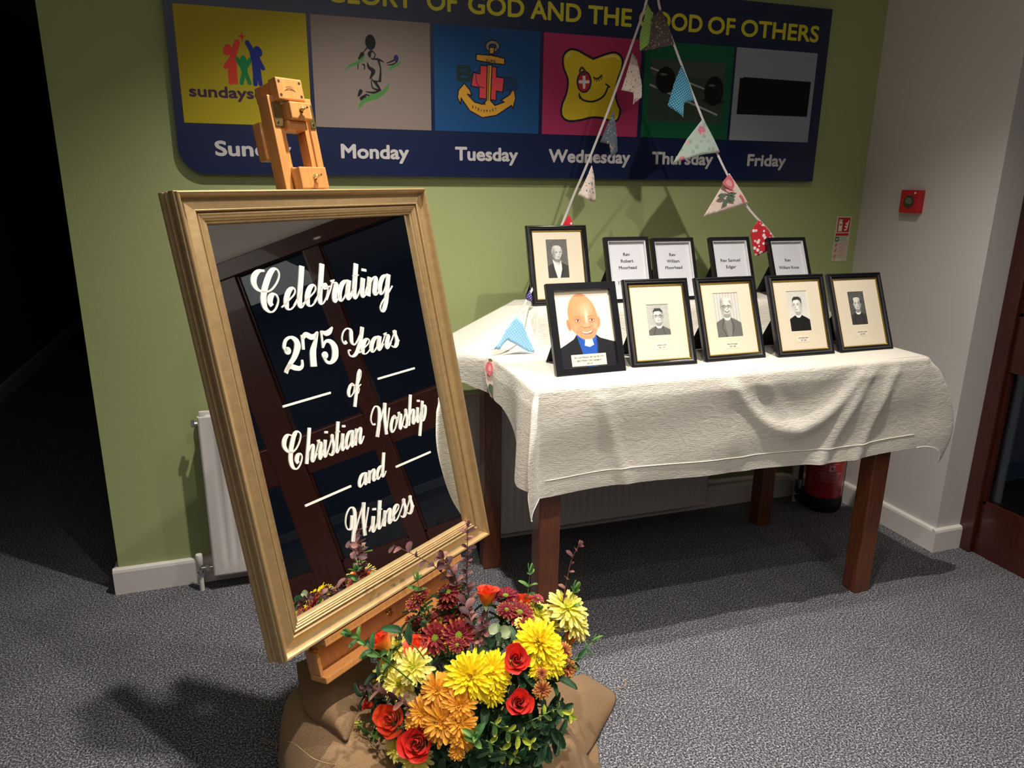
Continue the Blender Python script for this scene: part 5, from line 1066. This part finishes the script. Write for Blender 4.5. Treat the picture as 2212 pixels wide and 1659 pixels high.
sprig('long grey green leaf spray leaning on the easel tray', [(900, 1400, 1.40), (880, 1385, 1.40), (864, 1355, 1.40)], 'dark', 2, 48, None, 19, (0, .03), name='rose_leaf_spray', tips=False, whorl=1)
# dark filler foliage between the blooms
DF = 'dark green filler sprays deep among the flowers'
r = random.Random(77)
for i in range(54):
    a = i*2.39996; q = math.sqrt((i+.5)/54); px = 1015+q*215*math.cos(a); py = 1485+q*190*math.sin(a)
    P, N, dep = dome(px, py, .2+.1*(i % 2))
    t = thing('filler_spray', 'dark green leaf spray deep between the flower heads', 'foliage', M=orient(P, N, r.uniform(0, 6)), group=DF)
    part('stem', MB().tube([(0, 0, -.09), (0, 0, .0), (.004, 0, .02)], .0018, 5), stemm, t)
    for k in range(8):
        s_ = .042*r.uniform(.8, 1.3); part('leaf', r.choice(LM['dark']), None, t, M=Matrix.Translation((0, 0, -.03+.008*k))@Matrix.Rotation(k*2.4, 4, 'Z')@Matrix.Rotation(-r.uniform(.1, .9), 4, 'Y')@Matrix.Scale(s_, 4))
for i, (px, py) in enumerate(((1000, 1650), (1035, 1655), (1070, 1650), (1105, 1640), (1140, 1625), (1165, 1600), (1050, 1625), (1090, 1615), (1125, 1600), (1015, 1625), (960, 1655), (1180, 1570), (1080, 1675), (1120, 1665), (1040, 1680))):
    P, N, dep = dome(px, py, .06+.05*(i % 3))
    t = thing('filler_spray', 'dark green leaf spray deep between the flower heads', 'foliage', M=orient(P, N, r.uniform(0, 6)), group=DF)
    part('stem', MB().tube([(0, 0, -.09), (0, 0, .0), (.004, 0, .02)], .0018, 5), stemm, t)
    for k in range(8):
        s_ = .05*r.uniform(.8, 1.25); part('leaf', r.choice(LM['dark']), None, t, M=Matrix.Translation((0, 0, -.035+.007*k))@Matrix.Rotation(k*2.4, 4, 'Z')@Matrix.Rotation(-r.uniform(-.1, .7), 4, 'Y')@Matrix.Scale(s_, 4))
# pot inside the sacking
pt = tag(part('flower_pot', MB().lathe([(.0, .004), (.10, .004), (.12, .14), (.125, .145), (.115, .145), (.10, .13), (0, .13)], 32, Matrix.Translation((.44, 1.44, 0))), mat('pot_green', '1e2a1e', .6), smooth=30), 'dark round pot holding the flowers, wrapped in brown sacking', 'pot')
# ------------------------------------------------------------------ hessian sacking
hs = mat('hessian', 'b8926a', .95, spec=.1, sheen=.1); nt, b = nodes(hs); tc = nt.nodes.new('ShaderNodeTexCoord')
w1 = nt.nodes.new('ShaderNodeTexWave'); w1.inputs['Scale'].default_value = 130; w1.inputs['Distortion'].default_value = 1.2; w1.inputs['Detail Scale'].default_value = 3; w1.bands_direction = 'X'
w2 = nt.nodes.new('ShaderNodeTexWave'); w2.inputs['Scale'].default_value = 130; w2.inputs['Distortion'].default_value = 1.2; w2.inputs['Detail Scale'].default_value = 3; w2.bands_direction = 'Y'
mm = nt.nodes.new('ShaderNodeMath'); mm.operation = 'MULTIPLY'; bp = nt.nodes.new('ShaderNodeBump'); bp.inputs['Distance'].default_value = .0016
rr_ = nt.nodes.new('ShaderNodeValToRGB'); rr_.color_ramp.elements[0].position = 0; rr_.color_ramp.elements[0].color = lc('86674a'); rr_.color_ramp.elements[1].position = .45; rr_.color_ramp.elements[1].color = lc('c8a274')
uvn = nt.nodes.new('ShaderNodeAttribute'); uvn.attribute_name = 'wv'
for a_, b_ in ((uvn.outputs['Vector'], w1.inputs['Vector']), (uvn.outputs['Vector'], w2.inputs['Vector']), (w1.outputs['Fac'], mm.inputs[0]), (w2.outputs['Fac'], mm.inputs[1]), (mm.outputs[0], bp.inputs['Height']), (mm.outputs[0], rr_.inputs[0]), (rr_.outputs[0], b.inputs['Base Color']), (bp.outputs[0], b.inputs['Normal'])): nt.links.new(a_, b_)
def sack(name, P, par=None, th=.0022):
    P = np.array(P, float); ni, nj = P.shape[:2]; mb = MB(); mb.v = [tuple(p) for p in P.reshape(-1, 3)]
    mb.f = [(i*nj+j, i*nj+j+1, (i+1)*nj+j+1, (i+1)*nj+j) for i in range(ni-1) for j in range(nj-1)]
    me = mb.mesh(name, hs, 'all')
    du = np.concatenate([np.zeros((1, nj)), np.cumsum(np.linalg.norm(np.diff(P, axis=0), axis=2), 0)]); dv = np.concatenate([np.zeros((ni, 1)), np.cumsum(np.linalg.norm(np.diff(P, axis=1), axis=2), 1)], 1)
    wv = np.zeros((ni*nj, 3)); wv[:, 0] = du.mean(1)[:, None].repeat(nj, 1).ravel(); wv[:, 1] = dv.mean(0)[None].repeat(ni, 0).ravel()
    at = me.attributes.new('wv', 'FLOAT_VECTOR', 'POINT'); at.data.foreach_set('vector', wv.ravel()); me.materials.clear(); me.materials.append(hs)
    o = part(name, me, None, par, solid=th); return o
def bic(ctrl, nu=8):
    A_ = [spline(r_, nu) for r_ in ctrl]; return [list(c) for c in zip(*[spline(c_, nu) for c_ in zip(*A_)])]
# collar round the pot: angle from +x, counter-clockwise; spec (angle, [(r, z)...])
C0 = Vector((.44, 1.44, 0))
CT = {0: [(.155, .19), (.2, .16), (.24, .10), (.28, .03), (.31, .008)], 17: [(.155, .20), (.20, .16), (.25, .10), (.30, .035), (.35, .006)], 45: [(.155, .19), (.22, .15), (.28, .09), (.33, .03), (.36, .006)], 90: [(.155, .19), (.2, .16), (.25, .10), (.28, .03), (.30, .006)], 110: [(.155, .19), (.22, .18), (.3, .16), (.36, .08), (.4, .006)], 132: [(.155, .2), (.26, .22), (.38, .24), (.47, .19), (.50, .006)], 150: [(.155, .2), (.28, .24), (.40, .27), (.52, .20), (.545, .006)],
      168: [(.155, .20), (.27, .24), (.38, .25), (.47, .16), (.50, .006)], 190: [(.155, .20), (.24, .22), (.34, .22), (.42, .13), (.45, .006)], 215: [(.155, .19), (.2, .19), (.28, .18), (.36, .11), (.39, .006)], 240: [(.155, .18), (.19, .17), (.24, .14), (.30, .07), (.33, .006)], 265: [(.155, .17), (.18, .16), (.22, .12), (.26, .06), (.29, .006)], 290: [(.155, .18), (.19, .165), (.24, .11), (.29, .05), (.31, .006)], 318: [(.155, .18), (.19, .17), (.22, .11), (.26, .05), (.29, .006)], 340: [(.155, .185), (.2, .18), (.24, .12), (.28, .05), (.32, .006)]}
ctrl = []
for a_ in sorted(CT)+[360, 377]:
    c = CT[a_ % 360]; t = math.radians(a_); ctrl.append([(C0.x+rr*math.cos(t), C0.y+rr*math.sin(t), z) for rr, z in [(.128, .155)]+c[1:]])
g = np.array(bic(ctrl[:-1], 9)); ri = np.random.RandomState(3)
U_, V_ = np.meshgrid(np.linspace(0, 1, g.shape[1]), np.linspace(0, 1, g.shape[0])); 
fold = .007*np.sin(V_*2*PI*9+U_*5)*np.sin(U_*PI)+.004*np.sin(V_*2*PI*19+1+U_*3)*np.sin(U_*PI)
g[..., 2] = np.maximum(g[..., 2]+fold, .004)
sk = sack('hessian_sacking', g); tag(sk, 'brown hessian sacking wrapped round the flower pot and easel feet on the carpet', 'sacking')
# turned-over flap at the left, its fringed edge and the loose right corner
def W3(px, py, z): return tuple(on_z(px, py, z))
flap = [[W3(640, 1432, .262), W3(690, 1415, .262), W3(745, 1405, .250), W3(800, 1420, .235)], [W3(650, 1500, .268), W3(700, 1490, .285), W3(755, 1478, .275), W3(797, 1478, .245)], [W3(668, 1545, .255), W3(715, 1545, .285), W3(755, 1540, .275), W3(785, 1530, .25)], [W3(738, 1598, .225), W3(744, 1600, .245), W3(750, 1600, .243), W3(756, 1597, .228)]]
fl = sack('folded_flap', bic(flap, 8), sk)
rt_ = [[W3(1150, 1500, .17), W3(1195, 1475, .15), W3(1235, 1462, .12), W3(1262, 1456, .07)], [W3(1165, 1545, .15), W3(1215, 1510, .145), W3(1268, 1490, .10), W3(1305, 1482, .03)], [W3(1185, 1600, .12), W3(1235, 1570, .11), W3(1282, 1545, .06), W3(1331, 1508, .006)], [W3(1190, 1662, .08), W3(1240, 1650, .07), W3(1272, 1625, .03), W3(1300, 1575, .006)]]
sack('loose_corner', bic(rt_, 8), sk)
thr = mat('hessian_thread', 'b8966a', .9)
ed = spline([W3(740, 1598, .226), W3(756, 1597, .228), W3(785, 1530, .25), W3(797, 1478, .245)], 14); fr_ = MB(); r = random.Random(5)
for p in ed:
    p = Vector(p); d_ = Vector((r.uniform(.3, 1), r.uniform(-.8, .2), r.uniform(-.6, .1))).normalized()*r.uniform(.004, .012); fr_.tube([p, p+d_*.6, p+d_+Vector((0, 0, -.002))], .0005, 3)
o = part('fringe', fr_, thr, sk); o['kind'] = 'stuff'
for pts in ([(742, 1600, .22), (752, 1606, .2), (765, 1612, .19), (760, 1622, .17)], [(746, 1602, .22), (740, 1616, .18), (748, 1624, .17)], [(758, 1602, .21), (775, 1600, .2), (783, 1615, .18), (786, 1632, .17)], [(568, 1595, .004), (595, 1606, .05), (630, 1604, .23), (680, 1640, .235), (735, 1652, .225), (782, 1640, .20)], [(1262, 1480, .09), (1300, 1481, .004), (1345, 1485, .004), (1352, 1468, .004)]):
    part('loose_thread', MB().tube(spline([W3(*p) for p in pts], 8), .0009, 4), thr, sk, smooth='all')
# ------------------------------------------------------------------ bunting
tape = mat('bunting_tape', 'd9d2cf', .85)
def fabric(name, bgc, dots, scale=60, thr_=.32, kind='dot', second=None, leaf=None):
    m = mat(name, bgc, .85, sheen=.15, spec=.2); nt, b = nodes(m); tc = nt.nodes.new('ShaderNodeTexCoord'); v = nt.nodes.new('ShaderNodeTexVoronoi'); v.inputs['Scale'].default_value = scale
    if kind == 'dot': v.inputs['Randomness'].default_value = .0
    mp = nt.nodes.new('ShaderNodeMapping'); mp.inputs['Scale'].default_value = (1, 0, 1); mp.inputs['Rotation'].default_value = (0, .6, 0)
    nt.links.new(tc.outputs['Object'], mp.inputs[0]); nt.links.new(mp.outputs[0], v.inputs['Vector'])
    r = nt.nodes.new('ShaderNodeValToRGB'); r.color_ramp.interpolation = 'CONSTANT' if kind != 'soft' else 'EASE'; r.color_ramp.elements[0].color = lc(dots); r.color_ramp.elements[1].position = thr_; r.color_ramp.elements[1].color = (0, 0, 0, 1)
    mk = nt.nodes.new('ShaderNodeMath'); mk.operation = 'LESS_THAN'; mk.inputs[1].default_value = thr_; nt.links.new(v.outputs['Distance'], mk.inputs[0])
    base = nt.nodes.new('ShaderNodeMix'); base.data_type = 'RGBA'; base.inputs[6].default_value = lc(bgc); base.inputs[7].default_value = lc(dots); nt.links.new(mk.outputs[0], base.inputs[0]); out_ = base.outputs[2]
    for j, (c_, sc_, th_) in enumerate(second or ()):
        n = nt.nodes.new('ShaderNodeTexVoronoi'); n.inputs['Scale'].default_value = sc_; mp2 = nt.nodes.new('ShaderNodeMapping'); mp2.inputs['Location'].default_value = (j*3.1+1, 0, j*1.7); mp2.inputs['Scale'].default_value = (1, 0, 1); nt.links.new(tc.outputs['Object'], mp2.inputs[0])
        nn_ = nt.nodes.new('ShaderNodeTexNoise'); nn_.inputs['Scale'].default_value = sc_*2.5; nt.links.new(mp2.outputs[0], nn_.inputs['Vector']); ad = nt.nodes.new('ShaderNodeMixRGB'); ad.inputs[0].default_value = .022; nt.links.new(mp2.outputs[0], ad.inputs[1]); nt.links.new(nn_.outputs['Color'], ad.inputs[2]); nt.links.new(ad.outputs[0], n.inputs['Vector'])
        k2 = nt.nodes.new('ShaderNodeMath'); k2.operation = 'LESS_THAN'; k2.inputs[1].default_value = th_; nt.links.new(n.outputs['Distance'], k2.inputs[0])
        m2_ = nt.nodes.new('ShaderNodeMix'); m2_.data_type = 'RGBA'; nt.links.new(k2.outputs[0], m2_.inputs[0]); nt.links.new(out_, m2_.inputs[6]); m2_.inputs[7].default_value = lc(c_); out_ = m2_.outputs[2]
    nt.links.new(out_, b.inputs['Base Color']); return m
FB = dict(lime=fabric('fabric_lime', '86b24a', 'dfe8c0', 140, .18), brown=fabric('fabric_brown', '5c4f4e', 'b9a58a', 110, .22, 'r', (('8a7a5c', 60, .22), ('c9a86a', 45, .14))), pinkf=fabric('fabric_pinkfloral', 'e0cfc4', '8a3a4c', 120, .20, 'r', (('b0607a', 60, .2),)), blue=fabric('fabric_blue', '2a86a8', 'e0eef0', 130, .20), slate=fabric('fabric_slate', '55606c', 'b9b9a0', 130, .2, 'r', (('c9a860', 50, .16),)),
          cream=fabric('fabric_cream', 'e0ccc2', '9a4a54', 90, .14, 'r', (('4a7a8a', 40, .13), ('b05a5a', 50, .15))), mint=fabric('fabric_mint', 'b4c4b8', '9ab0a0', 40, .3, 'r', (('cf7f8e', 16, .27), ('e3a3ac', 22, .16))), rose=fabric('fabric_rose', 'e2cdc0', 'dcc4b8', 40, .3, 'r'), redd=fabric('fabric_red', 'cc2838', 'f0e6e0', 52, .36, 'r', (('8a1828', 60, .12),)), sky=fabric('fabric_sky', '8cc8f0', 'c4e2f8', 120, .26), purp=fabric('fabric_purple', '4a3a86', 'e0dcf0', 140, .18))
bun = thing('bunting', 'string of patterned fabric pennants hung in two runs down to the table', 'bunting', loc=(0, 0, 0))
apex = (1.372, 2.50, 2.235)
Lp = [apex, tuple(on_y(1397, 0, 2.50)), tuple(on_y(1385, 40, 2.52)), tuple(on_y(1315, 235, 2.56)), tuple(on_y(1268, 355, 2.60)), tuple(on_y(1240, 420, 2.62)), tuple(on_y(1215, 482, 2.62)), tuple(on_y(1178, 565, 2.57)), tuple(on_y(1142, 640, 2.44)), tuple(on_y(1118, 682, 2.335)), tuple(on_y(1082, 742, 2.315)), (.715, 2.30, .938)]
Rp = [apex, tuple(on_y(1422, 0, 2.50)), tuple(on_y(1450, 80, 2.50)), tuple(on_y(1510, 238, 2.50)), tuple(on_y(1565, 365, 2.50)), tuple(on_y(1613, 445, 2.50)), tuple(on_y(1665, 505, 2.50)), (1.99, 2.52, 1.22), (2.03, 2.54, 1.07)]
def ribbon(pts, w_=.0085):
    q = [Vector(p) for p in spline(pts, 8)]; mb = MB(); rg = []
    for i, p in enumerate(q):
        t = (q[min(i+1, len(q)-1)]-q[max(i-1, 0)]).normalized(); s_ = t.cross(Vector((0, -1, 0))).normalized(); n_ = s_.cross(t)
        rg.append([tuple(p+s_*w_/2+n_*.0006), tuple(p-s_*w_/2+n_*.0006), tuple(p-s_*w_/2-n_*.0006), tuple(p+s_*w_/2-n_*.0006)])
    mb.rings(rg); return mb
part('tape', ribbon(Lp), tape, bun, smooth=40); part('tape', ribbon(Rp), tape, bun, smooth=40)
part('hanging_cord', MB().tube([apex, (1.372, 2.50, CEIL)], .0012, 6), tape, bun); part('ceiling_hook', MB().tube([(1.372, 2.5, CEIL), (1.372, 2.5, CEIL-.02)], .003, 8), chrome, bun)
def flag(fab, outline, y, bend, label, fold=.012, back=0, seed=0):
    """pennant cloth cut to its outline in the plane y, with soft folds and a pinked edge"""
    P = [on_y(px, py, y) for px, py in outline]; pts = [(float(p[0]), float(p[2])) for p in P]; r = random.Random(seed)
    b = bmesh.new(); edge = []
    n = len(pts)
    for i in range(n):
        a_, c_ = np.array(pts[i]), np.array(pts[(i+1) % n]); L_ = np.linalg.norm(c_-a_); m_ = max(1, int(L_/.004)); nn_ = np.array([-(c_-a_)[1], (c_-a_)[0]])/(L_+1e-9)
        for k in range(m_): edge.append(a_+(c_-a_)*k/m_+nn_*(.0011 if k % 2 and i != n-1 else 0))
    vs = [b.verts.new((p[0], 0, p[1])) for p in edge]; f_ = b.faces.new(vs); bmesh.ops.triangulate(b, faces=[f_])
    for _ in range(3):
        long_ = [e for e in b.edges if e.calc_length() > .016]
        if long_: bmesh.ops.subdivide_edges(b, edges=long_, cuts=1); bmesh.ops.triangulate(b, faces=b.faces[:])
    top = max(p[1] for p in pts); xm = sum(p[0] for p in pts)/n; wx = max(p[0] for p in pts)-min(p[0] for p in pts)+1e-6; hz = top-min(p[1] for p in pts)+1e-6
    for v in b.verts:
        u = (v.co.x-xm)/wx; w_ = (top-v.co.z)/hz; v.co.y = y-.0035-(fold*math.sin(u*5.5+bend+w_*1.5)+fold)*w_-back*w_*0
    bmesh.ops.recalc_face_normals(b, faces=b.faces); me = bpy.data.meshes.new('pennant'); b.to_mesh(me); b.free(); me.materials.append(FB[fab]); me.polygons.foreach_set('use_smooth', [True]*len(me.polygons))
    return part('pennant', me, None, bun, label=label, solid=.0006)
def q2(*a): return [(1050+x/2.765, y/2.765) for x, y in a]
def q3(*a): return [(1140+x/3.95, 200+y/3.95) for x, y in a]
def q9(*a): return [(900+x/4.147, 600+y/4.147) for x, y in a]
flag('brown', q2((1042, 55), (1118, 268), (1060, 278), (985, 296), (905, 308), (950, 230), (985, 110)), 2.50, 0, 'brown floral pennant', seed=1)
flag('lime', q2((960, 22), (985, 80), (1012, 238), (960, 262), (905, 305), (912, 205)), 2.505, 1, 'lime green dotted pennant', seed=2)
flag('pinkf', q2((870, 318), (893, 350), (926, 500), (925, 582), (865, 628), (880, 560), (800, 540)), 2.545, 2, 'cream pennant with small dark red flowers', seed=3)
flag('slate', q2((757, 655), (765, 740), (781, 905), (728, 940), (728, 862), (678, 850)), 2.575, .5, 'slate grey floral pennant', seed=4)
flag('cream', q3((542, 622), (560, 720), (577, 932), (500, 915), (420, 872)), 2.60, 1.5, 'pale pink floral pennant', seed=5)
flag('redd', q3((345, 1040), (360, 1075), (372, 1135), (350, 1160), (290, 1140)), 2.615, 0, 'red daisy pennant tip behind the left back frame', seed=6)
flag('purp', q9((1008, 110), (1024, 160), (1030, 215), (1005, 205), (972, 180)), 2.425, 0, 'purple dotted pennant', fold=.004, seed=7)
flag('blue', q2((1164, 392), (1242, 602), (1205, 605), (1160, 622), (1161, 705), (1078, 635), (1120, 490)), 2.497, 1, 'bright blue dotted pennant', seed=8)
flag('mint', q2((1292, 708), (1392, 910), (1300, 920), (1240, 932), (1115, 972), (1200, 825)), 2.497, 0, 'mint pennant with pink roses', fold=.006, seed=9)
rf = flag('rose', q3((1715, 688), (1872, 942), (1800, 962), (1495, 1056)), 2.497, .4, 'cream pennant with a large pink rose', fold=.006, seed=10)
# printed rose on the cream pennant
pr, pr2, lg = mat('print_pink', 'd86a78', .8), mat('print_pink_pale', 'e8a0a4', .8), mat('print_leaf', '5a7058', .8)
def decal(f, pts, y, m_, par): P = [on_y(px, py, y) for px, py in f(*pts)]; q = spline([(p[0], p[2]) for p in P], 4, True); mb = MB(); mb.prism([(a_, b_) for a_, b_ in q], 0, .0003, frameM((0, y, 0), (1, 0, 0), (0, 0, 1), (0, -1, 0))); part('print', mb, m_, par)
yy = 2.478
decal(q3, [(1715, 700), (1752, 745), (1762, 800), (1738, 830), (1690, 800), (1662, 770), (1690, 730)], yy, pr, rf); decal(q3, [(1712, 742), (1740, 768), (1738, 800), (1705, 790), (1690, 765)], yy-.0005, pr2, rf); decal(q3, [(1690, 820), (1740, 838), (1765, 830), (1750, 860), (1700, 845)], yy, pr2, rf)
for p_ in ([(1622, 885), (1655, 858), (1692, 880), (1660, 905)], [(1705, 882), (1745, 880), (1765, 925), (1720, 920)], [(1660, 965), (1672, 925), (1700, 905), (1705, 945)], [(1700, 868), (1735, 852), (1782, 858), (1745, 882)]): decal(q3, p_, yy, lg, rf)
for x_, y_ in ((1815, 880), (1828, 895), (1845, 935), (1838, 915)): decal(q3, [(x_-10, y_), (x_, y_-12), (x_+12, y_), (x_, y_+12)], yy+.008, pr, rf)
flag('redd', q3((1960, 1092), (1990, 1105), (2078, 1215), (2085, 1330), (2020, 1352), (1928, 1398), (1912, 1290), (1896, 1190)), 2.497, 0, 'red daisy print pennant', fold=.006, seed=11)
sky = flag('sky', q9((884, 345), (940, 395), (985, 510), (1030, 600), (1052, 668), (1000, 662), (880, 590), (805, 552), (760, 600), (738, 640), (690, 632), (745, 560), (810, 440)), 2.300, 1, 'light blue flowered pennant lying over the cloth', fold=.004, seed=12)
flag('rose', q9((604, 712), (685, 722), (690, 850), (696, 1090), (655, 1060), (625, 960), (598, 780)), 2.262, .3, 'cream pennant with a red rose, hanging off the table corner', fold=.004, seed=13)
decal(q9, [(640, 750), (672, 765), (682, 820), (660, 880), (632, 850), (618, 800)], 2.250, pr, bun); decal(q9, [(650, 780), (668, 800), (662, 840), (640, 822)], 2.2495, pr2, bun); decal(q9, [(640, 985), (655, 950), (690, 985), (685, 1050), (655, 1020)], 2.250, lg, bun); decal(q9, [(640, 730), (665, 725), (680, 750), (650, 748)], 2.250, lg, bun)
